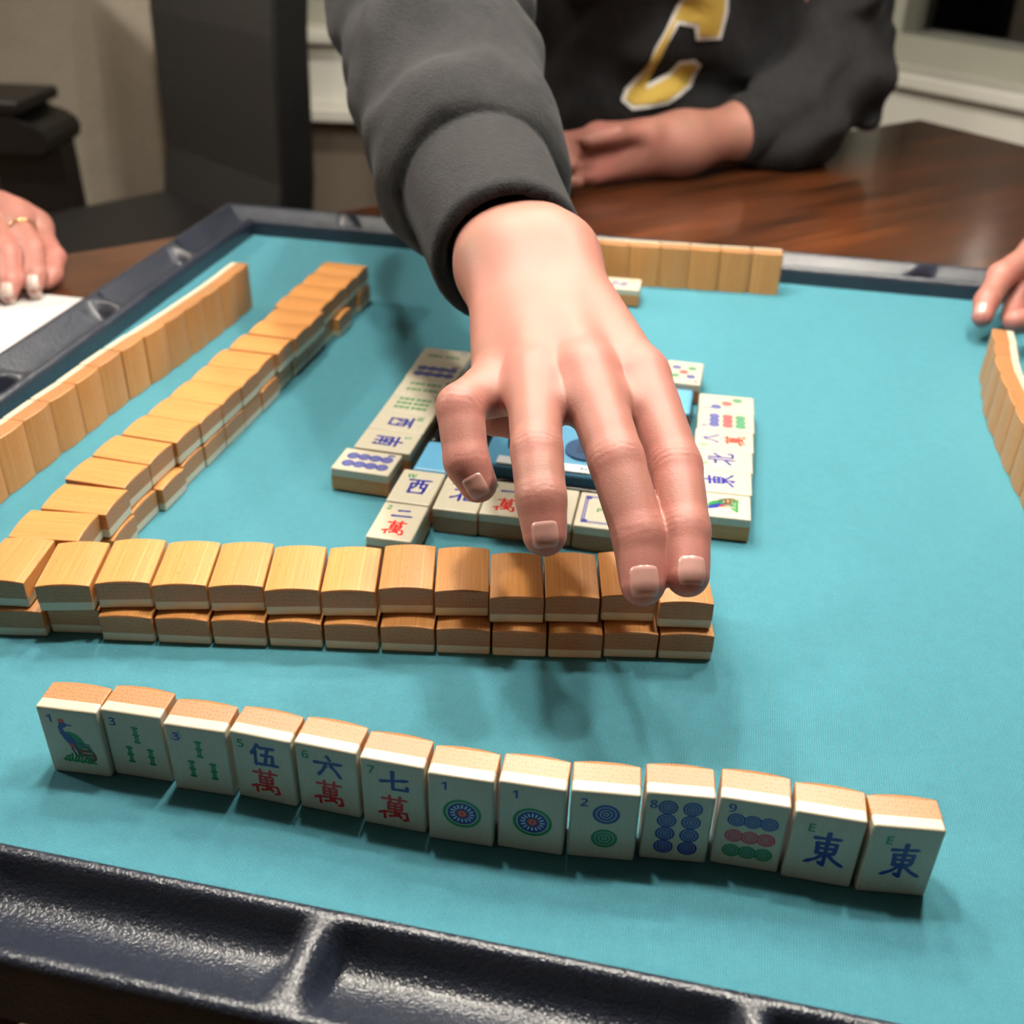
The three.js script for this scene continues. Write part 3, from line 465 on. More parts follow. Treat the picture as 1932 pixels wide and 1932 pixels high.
// ---------------------------------------------------------------- smooth bodies from bones
const A3 = (p) => V(...p), lerp3 = (a, b, t) => [a[0] + (b[0] - a[0]) * t, a[1] + (b[1] - a[1]) * t, a[2] + (b[2] - a[2]) * t];
const sub3 = (a, b) => [a[0] - b[0], a[1] - b[1], a[2] - b[2]], add3 = (a, b, k = 1) => [a[0] + b[0] * k, a[1] + b[1] * k, a[2] + b[2] * k], dot3 = (a, b) => a[0] * b[0] + a[1] * b[1] + a[2] * b[2];
const len3 = (a) => Math.hypot(...a), norm3 = (a) => { const l = len3(a); return [a[0] / l, a[1] / l, a[2] / l]; }, cross3 = (a, b) => [a[1] * b[2] - a[2] * b[1], a[2] * b[0] - a[0] * b[2], a[0] * b[1] - a[1] * b[0]];
function bone(a, b, r1, r2 = r1, full = 0) {
  const bx = b[0] - a[0], by = b[1] - a[1], bz = b[2] - a[2], L = bx * bx + by * by + bz * bz || 1e-9;
  return (x, y, z) => { const px = x - a[0], py = y - a[1], pz = z - a[2]; let t = (px * bx + py * by + pz * bz) / L; t = t < 0 ? 0 : t > 1 ? 1 : t; const qx = px - bx * t, qy = py - by * t, qz = pz - bz * t; return Math.sqrt(qx * qx + qy * qy + qz * qz) - (r1 + (r2 - r1) * t + full * 4 * t * (1 - t)); };
}
const smin = (a, b, k) => { const h = Math.max(k - Math.abs(a - b), 0) / k; return Math.min(a, b) - h * h * k * 0.25; };
const blend = (fs, k) => (x, y, z) => { let d = fs[0](x, y, z); for (let i = 1; i < fs.length; i++) d = smin(d, fs[i](x, y, z), k); return d; };
const soft = (fs) => (x, y, z) => { let d = 1; for (const f of fs) d = smin(d, f(x, y, z), 0.0016); return d; };
const hard = (fs) => (x, y, z) => { let d = 1e9; for (const f of fs) { const e = f(x, y, z); if (e < d) d = e; } return d; };
function surfaceNet(f, lo, hi, cell, color) {
  const n = [0, 1, 2].map((k) => Math.ceil((hi[k] - lo[k]) / cell) + 1), [nx, ny, nz] = n, F = new Float32Array(nx * ny * nz);
  for (let k = 0, o = 0; k < nz; k++) for (let j = 0; j < ny; j++) for (let i = 0; i < nx; i++) F[o++] = f(lo[0] + i * cell, lo[1] + j * cell, lo[2] + k * cell);
  const id = new Int32Array(nx * ny * nz).fill(-1), pos = [], idx = [], off = []; for (let c = 0; c < 8; c++) off.push((c & 1) + ((c >> 1) & 1) * nx + (c >> 2) * nx * ny);
  for (let k = 0; k < nz - 1; k++) for (let j = 0; j < ny - 1; j++) for (let i = 0; i < nx - 1; i++) {
    const o = i + j * nx + k * nx * ny; let m = 0; for (let c = 0; c < 8; c++) if (F[o + off[c]] < 0) m |= 1 << c;
    if (m === 0 || m === 255) continue;
    let sx = 0, sy = 0, sz = 0, cnt = 0;
    for (let a = 0; a < 8; a++) for (let d = 0; d < 3; d++) { const b = a | (1 << d); if (b === a) continue; const fa = F[o + off[a]], fb = F[o + off[b]]; if ((fa < 0) === (fb < 0)) continue; const t = fa / (fa - fb); sx += (a & 1) + (d === 0 ? t : 0); sy += ((a >> 1) & 1) + (d === 1 ? t : 0); sz += (a >> 2) + (d === 2 ? t : 0); cnt++; }
    id[o] = pos.length / 3; pos.push(lo[0] + (i + sx / cnt) * cell, lo[1] + (j + sy / cnt) * cell, lo[2] + (k + sz / cnt) * cell);
  }
  const st = [1, nx, nx * ny];
  for (let k = 1; k < nz - 1; k++) for (let j = 1; j < ny - 1; j++) for (let i = 1; i < nx - 1; i++) {
    const o = i + j * nx + k * nx * ny;
    for (let d = 0; d < 3; d++) {
      const a = F[o] < 0, b = F[o + st[d]] < 0; if (a === b) continue; const u = st[(d + 1) % 3], v = st[(d + 2) % 3], q = [id[o], id[o - u], id[o - u - v], id[o - v]];
      if (q.some((z) => z < 0)) continue; if (a) idx.push(q[0], q[1], q[2], q[0], q[2], q[3]); else idx.push(q[0], q[2], q[1], q[0], q[3], q[2]);
    }
  }
  const nv = pos.length / 3, nor = new Float32Array(nv * 3), uv = new Float32Array(nv * 2), col = color && new Float32Array(nv * 3), e = cell * 0.5;
  for (let i = 0; i < nv; i++) {
    const x = pos[3 * i], y = pos[3 * i + 1], z = pos[3 * i + 2], g = norm3([f(x + e, y, z) - f(x - e, y, z), f(x, y + e, z) - f(x, y - e, z), f(x, y, z + e) - f(x, y, z - e)]);
    nor.set(g, 3 * i); uv[2 * i] = (x + 0.35 * y + 0.2 * z) / 0.06; uv[2 * i + 1] = (z - 0.5 * y + 0.1 * x) / 0.06; if (color) col.set(color(x, y, z), 3 * i);
  }
  const g = new THREE.BufferGeometry(); g.setAttribute('position', new THREE.Float32BufferAttribute(pos, 3)); g.setAttribute('normal', new THREE.BufferAttribute(nor, 3)); g.setAttribute('uv', new THREE.BufferAttribute(uv, 2)); if (color) g.setAttribute('color', new THREE.BufferAttribute(col, 3)); g.setIndex(idx); return g;
}
const joinSkin = (list) => mergeGeometries(list.map((g) => g.index ? g.toNonIndexed() : g));
// skin tone: wrist darkened, fingers brightened to offset lamp light; redder knuckles, mottled
const DIMMED = [0.275, 0.135, 0.098], PINK = [0.41, 0.158, 0.13], RED = [0.48, 0.14, 0.125];
function skinTone(spots) {                                   // spots: [point, radius, redness]
  return (x, y, z) => {
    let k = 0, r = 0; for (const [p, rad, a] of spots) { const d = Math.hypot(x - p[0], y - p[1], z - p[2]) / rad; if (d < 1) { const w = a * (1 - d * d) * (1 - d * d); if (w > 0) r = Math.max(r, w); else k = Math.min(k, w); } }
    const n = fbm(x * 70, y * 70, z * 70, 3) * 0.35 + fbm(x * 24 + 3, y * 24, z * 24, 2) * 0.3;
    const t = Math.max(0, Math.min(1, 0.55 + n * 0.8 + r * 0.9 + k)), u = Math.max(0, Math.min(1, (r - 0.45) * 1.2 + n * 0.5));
    return [0, 1, 2].map((i) => (DIMMED[i] * (1 - t) + PINK[i] * t) * (1 - u) + RED[i] * u);
  };
}
// a nail plate laid on the surface f, near the finger end
function nailPlate(f, d, t, dorsal, w, l, shift = 0) {
  const dir = norm3(sub3(t, d)); let n = sub3(dorsal, dir.map((c) => c * dot3(dorsal, dir))); n = norm3(n); const side = cross3(dir, n), N = 10, pos = [], idx = [], c0 = add3(t, dir, shift);
  const put = (a, b, lift) => {
    let q = add3(add3(c0, dir, b * l / 2), side, a * w / 2); q = add3(q, n, 0.02);
    let gone = 0; for (let i = 0; i < 60 && gone < 0.03; i++) { const v = f(...q); if (v < 0.00005) break; const s = Math.min(v * 0.8, 0.002); gone += s; q = add3(q, n, -s); }
    pos.push(...add3(q, n, lift));
  };
  for (let j = 0; j <= N; j++) for (let i = 0; i <= N; i++) { const b = (j / N) * 2 - 1, half = b > 0 ? Math.sqrt(Math.max(0.05, 1 - 0.75 * Math.pow(b, 4))) : Math.sqrt(Math.max(0.05, 1 - 0.8 * Math.pow(-b, 6))), a = ((i / N) * 2 - 1) * half; const edge = Math.max(Math.abs((i / N) * 2 - 1), Math.abs(b)); put(a, b, edge > 0.99 ? -0.0006 : 0.00035); }
  for (let j = 0; j < N; j++) for (let i = 0; i < N; i++) { const a = j * (N + 1) + i; idx.push(a, a + 1, a + N + 1, a + 1, a + N + 2, a + N + 1); }
  const g = new THREE.BufferGeometry(); g.setAttribute('position', new THREE.Float32BufferAttribute(pos, 3)); g.setIndex(idx); g.computeVertexNormals(); planarUV(g, side, dir, 0.06);
  const nr = g.attributes.normal; let s = 0; for (let i = 0; i < nr.count; i++) s += nr.getX(i) * n[0] + nr.getY(i) * n[1] + nr.getZ(i) * n[2];
  if (s < 0) { const ix = g.index.array; for (let i = 0; i < ix.length; i += 3) { const q = ix[i]; ix[i] = ix[i + 1]; ix[i + 1] = q; } g.computeVertexNormals(); }
  return g;
}
const J = {
  R: { wr: [0.0019, 0.1502, -0.5490], iM: [0.0573, 0.1256, -0.4467], iP: [0.0696, 0.1039, -0.3949], iD: [0.0714, 0.0909, -0.3652], iT: [0.0714, 0.0805, -0.3479], mM: [0.0316, 0.1303, -0.4379], mP: [0.0435, 0.1096, -0.3891], mD: [0.0521, 0.0903, -0.3613], mT: [0.0535, 0.0774, -0.3460], rM: [0.0078, 0.1265, -0.4390], rP: [0.0099, 0.1109, -0.3935], rD: [0.0119, 0.1002, -0.3724], rT: [0.0137, 0.0888, -0.3627], pM: [-0.0100, 0.1164, -0.4527], pP: [-0.0244, 0.1144, -0.4253], pD: [-0.0207, 0.0975, -0.4063], pT: [-0.0153, 0.0893, -0.4011], tC: [0.0208, 0.1258, -0.5335], tM: [0.0211, 0.0967, -0.4912], tI: [0.0052, 0.0885, -0.4681], tT: [-0.0092, 0.0894, -0.4628], ce: [-0.0047, 0.1476, -0.5652], seam: [-0.0244, 0.1589, -0.6495], fm: [-0.0535, 0.1871, -0.7802], el: [-0.075, 0.215, -0.90] },
  L: { el: [0.388, 0.042, -1.425], wr: [0.195, 0.020, -1.325], iM: [0.090, 0.038, -1.280], pM: [0.088, -0.001, -1.266], iP: [0.049, 0.038, -1.243], pP: [0.0535, -0.001, -1.232], iT: [0.058, 0.020, -1.213] },
};

// ---------------------------------------------------------------- the reaching player
{
  const h = J.R, lat = norm3(sub3(h.iM, h.pM)), fw = norm3(sub3(h.mM, h.wr)); let up = norm3(cross3(lat, fw)); if (up[1] < 0) up = up.map((c) => -c);
  const dn = (p, k) => add3(p, up, -k), wr = h.wr, seam = h.seam;
  const finger = (M_, P, D, T, r) => blend([bone(M_, P, r[0], r[1], 0.0006), bone(P, D, r[1], r[2], 0.0004), bone(D, T, r[2], r[3], 0.0003)], 0.003);
  const fingers = soft([
    finger(dn(h.iM, 0.004), h.iP, h.iD, h.iT, [0.0122, 0.0112, 0.0102, 0.0090]), finger(dn(h.mM, 0.004), h.mP, h.mD, h.mT, [0.0124, 0.0116, 0.0106, 0.0093]),
    finger(dn(h.rM, 0.004), h.rP, h.rD, h.rT, [0.0116, 0.0108, 0.0102, 0.0092]), finger(dn(h.pM, 0.004), h.pP, h.pD, h.pT, [0.0110, 0.0104, 0.0097, 0.0086])]);
  const carp = (k, q = 0.010) => dn(add3(add3(wr, lat, k), fw, 0.012), q);
  const palm = blend([
    bone(carp(0.017), dn(h.iM, 0.005), 0.0165, 0.0122), bone(carp(0.006), dn(h.mM, 0.005), 0.0175, 0.0124), bone(carp(-0.006), dn(h.rM, 0.005), 0.0170, 0.0118), bone(carp(-0.017), dn(h.pM, 0.005), 0.0160, 0.0112),
    bone(dn(carp(0.01), 0.012), dn(lerp3(h.iM, h.mM, 0.4), 0.018), 0.014, 0.010), bone(dn(carp(-0.012), 0.012), dn(h.rM, 0.018), 0.013, 0.009)], 0.014);
  const arm = blend([bone(add3(dn(wr, 0.010), lat, 0.012), add3(dn(seam, 0.012), lat, 0.014), 0.0205, 0.024), bone(add3(dn(wr, 0.010), lat, -0.012), add3(dn(seam, 0.012), lat, -0.014), 0.0205, 0.024), bone(dn(seam, 0.008), h.el, 0.032, 0.040)], 0.02);
  const thumb = blend([bone(dn(h.tC, 0.004), h.tM, 0.017, 0.013), bone(h.tM, h.tI, 0.0125, 0.0105), bone(h.tI, h.tT, 0.0105, 0.0088)], 0.008);
  const web = (a, b, c, d, t, r) => bone(dn(lerp3(a, b, t), 0.004), dn(lerp3(c, d, t), 0.004), r);
  const webs = blend([web(h.iM, h.iP, h.mM, h.mP, 0.34, 0.0088), web(h.mM, h.mP, h.rM, h.rP, 0.34, 0.0086), web(h.rM, h.rP, h.pM, h.pP, 0.3, 0.008)], 0.004);
  const creases = [[h.iM, h.iP, h.iD, h.iT], [h.mM, h.mP, h.mD, h.mT], [h.rM, h.rP, h.rD, h.rT], [h.pM, h.pP, h.pD, h.pT]].flatMap(([a, b, c, e]) => [[b, norm3(sub3(c, a)), 0.00022], [c, norm3(sub3(e, b)), 0.00013]]);
  const hand = (x, y, z) => { const p = smin(smin(palm(x, y, z), arm(x, y, z), 0.03), thumb(x, y, z), 0.010); let d = smin(smin(p, webs(x, y, z), 0.008), fingers(x, y, z), 0.0075);
    if (d < 0.004 && d > -0.004) for (const [q, dir, a] of creases) { const vx = x - q[0], vy = y - q[1], vz = z - q[2]; if (vx * vx + vy * vy + vz * vz > 0.0003) continue; const s = vx * dir[0] + vy * dir[1] + vz * dir[2], u = vx * up[0] + vy * up[1] + vz * up[2]; if (u < 0) continue; d += a * Math.exp(-(s * s) / 0.000022) * (0.5 + 0.5 * Math.cos(s * 2100 + 4 * noise.noise(x * 160, y * 160, z * 160))) * (0.6 + 0.8 * noise.noise(x * 240 + 7, y * 240, z * 240)) * smooth(0, 0.006, u); }
    return d; };
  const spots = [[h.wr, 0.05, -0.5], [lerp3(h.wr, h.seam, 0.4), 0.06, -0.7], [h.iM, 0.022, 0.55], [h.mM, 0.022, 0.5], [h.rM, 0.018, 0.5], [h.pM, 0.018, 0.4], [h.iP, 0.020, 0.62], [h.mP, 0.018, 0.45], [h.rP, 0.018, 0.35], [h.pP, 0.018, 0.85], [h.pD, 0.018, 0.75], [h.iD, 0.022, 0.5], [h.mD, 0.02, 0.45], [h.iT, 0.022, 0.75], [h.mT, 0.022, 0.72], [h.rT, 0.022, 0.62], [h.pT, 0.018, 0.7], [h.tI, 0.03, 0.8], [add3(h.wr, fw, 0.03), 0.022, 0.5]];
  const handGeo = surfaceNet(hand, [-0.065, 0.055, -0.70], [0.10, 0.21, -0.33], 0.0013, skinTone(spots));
  // resting arm and the rest of the body, under the clothes
  const l = J.L, body = {};
  const Lfing = hard([finger4(l.iM, l.iP, l.iT, 0.0105), finger4(lerp3(l.iM, l.pM, 0.35), lerp3(l.iP, l.pP, 0.35), lerp3(l.iT, l.pP, 0.35), 0.0108), finger4(lerp3(l.iM, l.pM, 0.7), lerp3(l.iP, l.pP, 0.7), lerp3(l.iT, l.pP, 0.7), 0.0103), finger4(l.pM, l.pP, add3(l.pP, [0.012, 0.004, 0.022]), 0.0092), finger4([0.155, 0.040, -1.288], [0.11, 0.046, -1.255], [0.078, 0.042, -1.238], 0.0105)]);
  function finger4(a, b, c, r) { return blend([bone(a, b, r * 1.08, r), bone(b, c, r, r * 0.85)], 0.005); }
  const Lpalm = blend([bone(l.wr, l.iM, 0.026, 0.015), bone(l.wr, l.pM, 0.026, 0.014), bone(l.wr, lerp3(l.iM, l.pM, 0.5), 0.027, 0.017), bone(lerp3(l.wr, l.iM, 0.1), [0.15, 0.036, -1.288], 0.02, 0.015)], 0.02);
  const Larm = blend([bone(l.wr, lerp3(l.wr, l.el, 0.45), 0.029, 0.033), bone(lerp3(l.wr, l.el, 0.45), l.el, 0.033, 0.034)], 0.02);
  const lhand = (x, y, z) => smin(smin(Lpalm(x, y, z), Larm(x, y, z), 0.03), Lfing(x, y, z), 0.010);
  const lGeo = surfaceNet(lhand, [0.01, -0.03, -1.46], [0.40, 0.10, -1.17], 0.004, skinTone([[l.wr, 0.07, -0.6], [[0.26, 0.03, -1.36], 0.08, -0.6], [l.iM, 0.05, 0.4], [l.pM, 0.05, 0.5], [[0.13, 0.03, -1.30], 0.04, 0.35]]));
  const shR = [-0.01, 0.33, -1.2], shL = [0.375, 0.27, -1.48], neck = [0.19, 0.40, -1.40], head = [0.18, 0.58, -1.33];
  const face = blend([bone(add3(head, [0, 0.02, -0.01]), add3(head, [0, 0.02, -0.02]), 0.095, 0.09), bone(add3(head, [0, -0.05, 0.03]), add3(head, [0, -0.08, 0.035]), 0.06, 0.045), bone(add3(head, [0, 0.01, 0.09]), add3(head, [0, -0.025, 0.108]), 0.009, 0.013), bone(add3(head, [-0.03, 0.025, 0.08]), add3(head, [0.03, 0.025, 0.08]), 0.016), bone(add3(head, [-0.02, -0.062, 0.083]), add3(head, [0.02, -0.062, 0.083]), 0.007), bone(add3(head, [-0.1, 0.01, -0.01]), add3(head, [-0.1, -0.02, -0.005]), 0.012), bone(add3(head, [0.1, 0.01, -0.01]), add3(head, [0.1, -0.02, -0.005]), 0.012), bone(neck, add3(head, [0, -0.06, -0.03]), 0.058, 0.052)], 0.02);
  const trunk = blend([bone([0.10, -0.28, -1.66], [0.11, 0.2, -1.50], 0.115, 0.10), bone([0.30, -0.28, -1.68], [0.29, 0.2, -1.54], 0.115, 0.10), bone(shR, shL, 0.06, 0.06), bone(neck, [0.2, 0.25, -1.48], 0.06, 0.10), bone(shR, h.el, 0.05, 0.042), bone(shL, l.el, 0.05, 0.042), bone([0.10, -0.33, -1.62], [0.06, -0.33, -1.2], 0.085, 0.06), bone([0.30, -0.33, -1.66], [0.34, -0.33, -1.24], 0.085, 0.06), bone([0.06, -0.33, -1.2], [0.06, -0.74, -1.18], 0.06, 0.045), bone([0.34, -0.33, -1.24], [0.34, -0.74, -1.22], 0.06, 0.045)], 0.06);
  const body0 = (x, y, z) => smin(trunk(x, y, z), face(x, y, z), 0.03);
  const bodyGeo = surfaceNet(body0, [-0.22, -0.82, -1.9], [0.6, 0.75, -0.84], 0.013, skinTone([[head, 0.2, 0.15]]));
  const o = group('person', 0.2, FLOOR, -1.6); const off = [-0.2, -FLOOR, 1.6]; tag(o, 'player in a black hooded sweatshirt reaching one hand over the tiles', 'person');
  const put = (name, g, m, parent = o) => { g.translate(...off); return mesh(name, g, m, parent); };
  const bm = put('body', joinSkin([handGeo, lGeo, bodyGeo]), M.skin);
  const back = norm3([0.05, 0.75, 0.66]);
  for (const [d, t, w, ln, dorsal, sh] of [[h.iD, h.iT, 0.0125, 0.0125, [0.1, 0.8, 0.6], 0.001], [h.mD, h.mT, 0.0130, 0.0135, [-0.05, 0.8, 0.6], 0.001], [h.rD, h.rT, 0.0122, 0.012, [-0.05, 0.8, 0.6], 0.001], [h.pD, h.pT, 0.0108, 0.0115, [-0.25, 0.6, 0.75], 0.001]]) { const g = nailPlate(hand, d, t, dorsal, w, ln, sh); put('fingernail', g, M.nail, bm); }
  // hooded sweatshirt
  const ax = norm3(sub3(h.ce, seam)), cuffEnd = add3(h.ce, [0, -0.0135, 0]), cuffIn = add3(seam, [0, -0.010, 0]);
  const cuff = bone(cuffIn, add3(cuffEnd, ax, -0.036), 0.047, 0.0405), cuffHole = bone(add3(cuffIn, ax, 0.03), add3(cuffEnd, ax, 0.05), 0.032, 0.0365);
  const endPlane = (x, y, z) => (x - cuffEnd[0]) * ax[0] + (y - cuffEnd[1]) * ax[1] + (z - cuffEnd[2]) * ax[2];
  const cuffLong = bone(cuffIn, add3(cuffEnd, ax, 0.06), 0.047, 0.0405);
  const along = (x, y, z) => (x - cuffIn[0]) * ax[0] + (y - cuffIn[1]) * ax[1] + (z - cuffIn[2]) * ax[2];
  const slAxis = [add3(cuffIn, ax, -0.028), h.fm, h.el, shR];
  const sleeve0 = blend([bone(slAxis[0], h.fm, 0.0565, 0.0615), bone(h.fm, h.el, 0.0615, 0.070), bone(h.el, shR, 0.070, 0.088)], 0.03);
  const foldN = (x, y, z) => 0.0042 * Math.sin(46 * (along(x, y, z) + 0.025 * fbm(x * 9, y * 9, z * 9, 2) * 4) + 6 * x) * (0.5 + 0.5 * fbm(x * 12 + 5, y * 12, z * 12, 2)) + 0.004 * fbm(x * 18, y * 18 + 2, z * 18, 2);
  const sleeve = (x, y, z) => { const s = along(x, y, z); const puff = 0.007 * Math.exp(-Math.pow((s + 0.035) / 0.035, 2)); const d = sleeve0(x, y, z) - puff - foldN(x, y, z); const cutp = s - 0.004; return -smin(-d, -cutp, 0.008); };
  const cuffF = (x, y, z) => { const e = endPlane(x, y, z); let d = cuffLong(x, y, z); d = -smin(-d, -e, 0.006); return Math.max(d, -cuffHole(x, y, z)); };
  const ltrunk = blend([bone([0.10, -0.26, -1.64], [0.10, 0.22, -1.485], 0.15, 0.125), bone([0.28, -0.26, -1.66], [0.27, 0.22, -1.525], 0.145, 0.12), bone(shR, [0.08, 0.30, -1.38], 0.10, 0.10), bone([0.08, 0.31, -1.4], shL, 0.10, 0.088), bone([0.19, 0.36, -1.46], [0.19, 0.41, -1.44], 0.10, 0.085)], 0.08);
  const armFold = (x, y, z) => 0.0045 * Math.sin(85 * (0.9 * x + 0.25 * y - 0.35 * z) + 5 * fbm(x * 8, y * 8, z * 8, 2)) * smooth(0.33, 0.37, x) + 0.004 * Math.sin(60 * (y - 0.6 * x) + 4 * fbm(x * 7 + 2, y * 7, z * 7, 2)) * smooth(0.32, 0.36, x);
  const lsl0 = blend([bone(shL, [0.402, 0.07, -1.455], 0.080, 0.064), bone([0.402, 0.07, -1.455], lerp3(l.el, l.wr, 0.2), 0.064, 0.058), bone(lerp3(l.el, l.wr, 0.2), lerp3(l.el, l.wr, 0.42), 0.058, 0.049)], 0.03);
  const lsl = (x, y, z) => lsl0(x, y, z) - armFold(x, y, z);
  const lax = norm3(sub3(l.wr, l.el)), lEnd = lerp3(l.el, l.wr, 0.64), lcuff = bone(lerp3(l.el, l.wr, 0.40), lerp3(l.el, l.wr, 0.8), 0.044, 0.041);
  const lcuffF = (x, y, z) => { const e = dot3([x - lEnd[0], y - lEnd[1], z - lEnd[2]], lax); return -smin(-lcuff(x, y, z), -e, 0.008); };
  const tableKeep = (d, y) => Math.max(d, (TABLE_Y + 0.001) - y);
  const wr2 = (x, y, z) => 0.014 * Math.sin(44 * (x * 0.5 + y + 0.3 * z) + 7 * fbm(x * 5, y * 5, z * 5, 2)) * Math.max(0, fbm(x * 6 + 1, y * 6, z * 6, 2) + 0.25) + 0.006 * fbm(x * 14, y * 14, z * 14, 2);
  const torso = (x, y, z) => { let d = smin(ltrunk(x, y, z), lsl(x, y, z), 0.010) - wr2(x, y, z); if (z > -1.53 + 0 * x && y < 0.1) d = Math.max(d, (TABLE_Y + 0.001) - y - Math.max(0, (-0.66 * (x + 0.171) - 1.1755 - 0.012 - z) * 3)); return d; };
  const all = (x, y, z) => { const t = torso(x, y, z), s = sleeve(x, y, z); return Math.min(smin(t, s, 0.05), cuffF(x, y, z)); };
  const fine = (x, y, z) => Math.min(sleeve(x, y, z), cuffF(x, y, z));
  const gA = surfaceNet((x, y, z) => z > -0.99 ? fine(x, y, z) : all(x, y, z), [-0.22, 0.04, -1.0], [0.12, 0.36, -0.54], 0.0034), gB = surfaceNet(all, [-0.22, -0.5, -1.86], [0.58, 0.56, -0.985], 0.0085), gC = surfaceNet((x, y, z) => Math.max(lcuffF(x, y, z), TABLE_Y + 0.001 - y), [0.22, -0.03, -1.46], [0.36, 0.1, -1.29], 0.0045);
  for (const g of [gA, gB, gC]) { const u = g.attributes.uv; for (let i = 0; i < u.count; i++) u.setXY(i, u.getX(i) * 0.6, u.getY(i) * 0.6); }
  const hd = put('hooded_sweatshirt', joinSkin([gA, gB, gC]), M.hoodie);
  // chest letter, laid on the cloth
  const C = [[0.241, 0.192], [0.245, 0.157], [0.241, 0.126], [0.21, 0.125], [0.205, 0.141], [0.186, 0.144], [0.175, 0.122], [0.167, 0.099], [0.149, 0.078], [0.156, 0.07], [0.183, 0.083], [0.194, 0.099], [0.213, 0.101], [0.224, 0.093], [0.217, 0.064], [0.186, 0.046], [0.14, 0.041], [0.125, 0.052], [0.129, 0.066], [0.145, 0.084], [0.155, 0.099], [0.159, 0.116], [0.171, 0.139], [0.185, 0.174], [0.21, 0.194]];
  const inset = (P, k) => P.map((p, i) => { const a = P[(i + P.length - 1) % P.length], b = P[(i + 1) % P.length]; const n1 = [p[1] - a[1], a[0] - p[0]], n2 = [b[1] - p[1], p[0] - b[0]], l1 = Math.hypot(...n1), l2 = Math.hypot(...n2); const n = [n1[0] / l1 + n2[0] / l2, n1[1] / l1 + n2[1] / l2], q = Math.max(0.7, Math.hypot(...n)); return [p[0] - n[0] / q * k, p[1] - n[1] / q * k]; });
  const drape = (P, lift) => {
    let g = new THREE.ShapeGeometry(new THREE.Shape(P.map(([a, b]) => new THREE.Vector2(a, b)))).toNonIndexed(); g = new TessellateModifier(0.010, 7).modify(g); const p = g.attributes.position;
    for (let i = 0; i < p.count; i++) { const x = p.getX(i), y = p.getY(i); let z = -1.25; for (let k = 0; k < 80; k++) { const d = torso(x, y, z); if (d < 0.0008) break; z -= Math.max(0.0005, d * 0.7); if (z < -1.62) break; } p.setZ(i, z + lift); }
    g.computeVertexNormals(); return planarUV(g, [1, 0, 0], [0, 1, 0], 0.06);
  };
  put('chest_letter', drape(C, 0.0022), M.white, hd); put('letter_fill', drape(inset(C, -0.006), 0.004), M.gold, hd);
  const hair = put('hair', surfaceNet(blend([bone(add3(head, [0, 0.05, -0.03]), add3(head, [0, 0.0, -0.05]), 0.098, 0.095)], 0.02), [0.03, 0.42, -1.52], [0.33, 0.76, -1.2], 0.012), std({ color: new THREE.Color(0.05, 0.03, 0.02), roughness: 0.7 }));
}

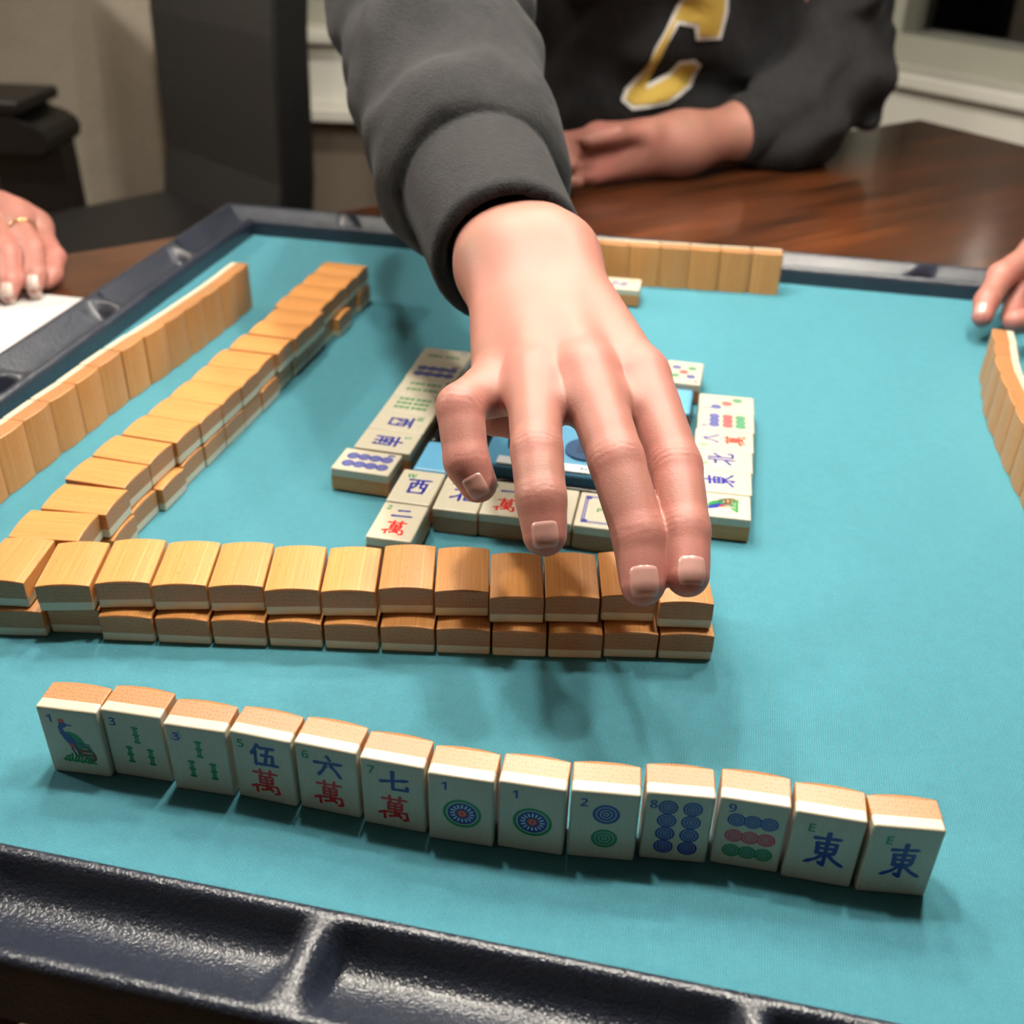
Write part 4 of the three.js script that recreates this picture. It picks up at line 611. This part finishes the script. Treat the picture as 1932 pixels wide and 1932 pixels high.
// ---------------------------------------------------------------- hands of the two players at the sides
function sideHand(name, label, chains, palmF, armF, lo, hi, spots, nails, nailMat) {
  const fs = hard(chains.map((c) => blend(c.slice(0, -1).map((p, i) => bone(p.p, c[i + 1].p, p.r, c[i + 1].r)), 0.005)));
  const f = (x, y, z) => smin(smin(palmF(x, y, z), armF(x, y, z), 0.03), fs(x, y, z), 0.010);
  const o = group(name, 0, 0, 0); tag(o, label, 'person');
  const b = mesh('body', surfaceNet(f, lo, hi, 0.0026, skinTone(spots)), M.skin, o);
  for (const [d, t, n, w, l] of nails) mesh('fingernail', nailPlate(f, d, t, n, w, l, nailMat === M.polish ? 0.003 : -0.002), nailMat, b);
  return { o, f };
}
const P = (p, r) => ({ p, r });
{
  const j = { wr: [-0.5878, 0.012, -1.0445], aM: [-0.4871, 0.0290, -0.9640], aP: [-0.4456, 0.0144, -0.8954], aD: [-0.4350, -0.0004, -0.8682], aT: [-0.4347, -0.0075, -0.8590], bM: [-0.4627, 0.0277, -0.9573], bP: [-0.4290, 0.0145, -0.9074], bD: [-0.4174, 0.0018, -0.8790], bT: [-0.4163, -0.0045, -0.8698], cM: [-0.4484, 0.0143, -0.9665], cP: [-0.4179, 0.0021, -0.9232], cD: [-0.4119, -0.0050, -0.8985], cT: [-0.4132, -0.0075, -0.8892] };
  const palm = blend([bone(j.wr, j.aM, 0.024, 0.016), bone(j.wr, j.bM, 0.024, 0.016), bone(j.wr, j.cM, 0.023, 0.015), bone(add3(j.wr, [0.02, 0, 0.03]), add3(j.aM, [-0.02, -0.01, 0.02]), 0.02, 0.015)], 0.02);
  const arm = bone(j.wr, [-0.82, 0.03, -1.05], 0.026, 0.038);
  const { o, f } = sideHand('person', 'hand with gold ring and pale polished nails resting on white paper', [[P(j.aM, 0.0125), P(j.aP, 0.0105), P(j.aD, 0.0092), P(j.aT, 0.0078)], [P(j.bM, 0.0125), P(j.bP, 0.0105), P(j.bD, 0.0092), P(j.bT, 0.0078)], [P(j.cM, 0.0115), P(j.cP, 0.0096), P(j.cD, 0.0085), P(j.cT, 0.0074)], [P(add3(j.aM, [-0.026, -0.004, 0.01]), 0.0125), P([-0.475, 0.012, -0.885], 0.0105), P([-0.462, -0.002, -0.858], 0.0085)]],
    palm, arm, [-0.72, -0.05, -1.16], [-0.385, 0.075, -0.83], [[j.wr, 0.1, -0.4], [j.aP, 0.03, 0.5], [j.bP, 0.03, 0.55], [j.cP, 0.03, 0.6], [j.aD, 0.025, 0.5], [j.bD, 0.025, 0.5], [j.cD, 0.03, 0.65], [j.aM, 0.03, 0.4], [j.bM, 0.03, 0.3]],
    [[j.aD, j.aT, [0.1, 0.85, 0.5], 0.0115, 0.017], [j.bD, j.bT, [0.1, 0.85, 0.5], 0.0115, 0.017]], M.polish);
  const rd = norm3(sub3(j.bP, j.bM)), rc = lerp3(j.bM, j.bP, 0.5), ring = mesh('ring', new THREE.TorusGeometry(0.0122, 0.0011, 10, 40), M.goldring, o); ring.position.set(...rc); ring.quaternion.setFromUnitVectors(V(0, 0, 1), V(...rd));
  mesh('sleeve', surfaceNet((x, y, z) => Math.max(bone([-0.66, 0.034, -1.05], [-0.86, 0.045, -1.05], 0.045, 0.055)(x, y, z) - 0.003 * fbm(x * 30, y * 30, z * 30, 2), x + 0.66), [-0.92, -0.03, -1.13], [-0.64, 0.1, -0.96], 0.006), M.hoodie, o);
  // paper under that hand
  const pg = new THREE.PlaneGeometry(0.20, 0.15, 20, 15), pp = pg.attributes.position; pg.rotateX(-Math.PI / 2);
  for (let i = 0; i < pp.count; i++) { const x = pp.getX(i), z = pp.getZ(i); const c = Math.max(0, x - 0.06) ** 2 * 1.2; let r = 1; const dx = Math.max(0, x - 0.085), dz = Math.max(0, -z - 0.06); if (dx > 0 && dz > 0) { const l = Math.hypot(dx, dz); if (l > 0.015) { pp.setX(i, 0.085 + dx / l * 0.015); pp.setZ(i, -0.06 - dz / l * 0.015); } } pp.setY(i, c + 0.0008); }
  const under = pg.clone(); under.translate(0, -0.0006, 0); pg.computeVertexNormals(); under.computeVertexNormals();
  const sheet = mesh('paper_sheet', merged([pg, under]), M.paper); tag(sheet, 'white sheet of paper under the ringed hand', 'paper'); sheet.position.set(-0.462, TABLE_Y, -0.815); sheet.rotation.y = R(-11.3);
}
{
  const j = { wr: [0.5234, 0.048, -0.9343], iM: [0.4272, 0.0513, -0.8537], iP: [0.3881, 0.0410, -0.8234], iD: [0.3700, 0.0290, -0.7980], iT: [0.3635, 0.0210, -0.7846], mM: [0.4408, 0.0426, -0.8541], mP: [0.4103, 0.0271, -0.8323], mT: [0.3965, 0.0133, -0.8057], tM: [0.4295, 0.0209, -0.7868], tI: [0.3990, 0.0262, -0.7665], tT: [0.3784, 0.0274, -0.7614] };
  const palm = blend([bone(j.wr, j.iM, 0.024, 0.014), bone(j.wr, j.mM, 0.024, 0.014), bone(j.wr, add3(j.mM, [0.014, -0.012, 0]), 0.024, 0.013), bone(add3(j.wr, [-0.02, -0.01, 0.02]), j.tM, 0.02, 0.015)], 0.02);
  sideHand('person', 'hand with a bent forefinger arranging the curved row of tiles', [[P(j.iM, 0.0125), P(j.iP, 0.0105), P(j.iD, 0.0092), P(j.iT, 0.0080)], [P(j.mM, 0.0125), P(j.mP, 0.0105), P(j.mT, 0.0085)], [P(add3(j.mM, [0.018, -0.008, 0]), 0.012), P(add3(j.mP, [0.02, -0.006, -0.004]), 0.0102), P(add3(j.mT, [0.02, -0.002, -0.002]), 0.0085)], [P(j.tM, 0.014), P(j.tI, 0.0108), P(j.tT, 0.0088)]],
    palm, bone(j.wr, [0.72, 0.07, -1.08], 0.027, 0.038), [0.335, -0.02, -1.06], [0.64, 0.10, -0.735], [[j.wr, 0.08, -0.3], [j.iP, 0.03, 0.45], [j.iT, 0.03, 0.6], [j.mP, 0.03, 0.7], [j.mT, 0.03, 0.7], [j.tT, 0.03, 0.7], [j.tI, 0.03, 0.5]], [[j.iD, j.iT, [-0.5, 0.7, 0.3], 0.011, 0.012]], M.nail);
}

renderer.render(scene, camera);
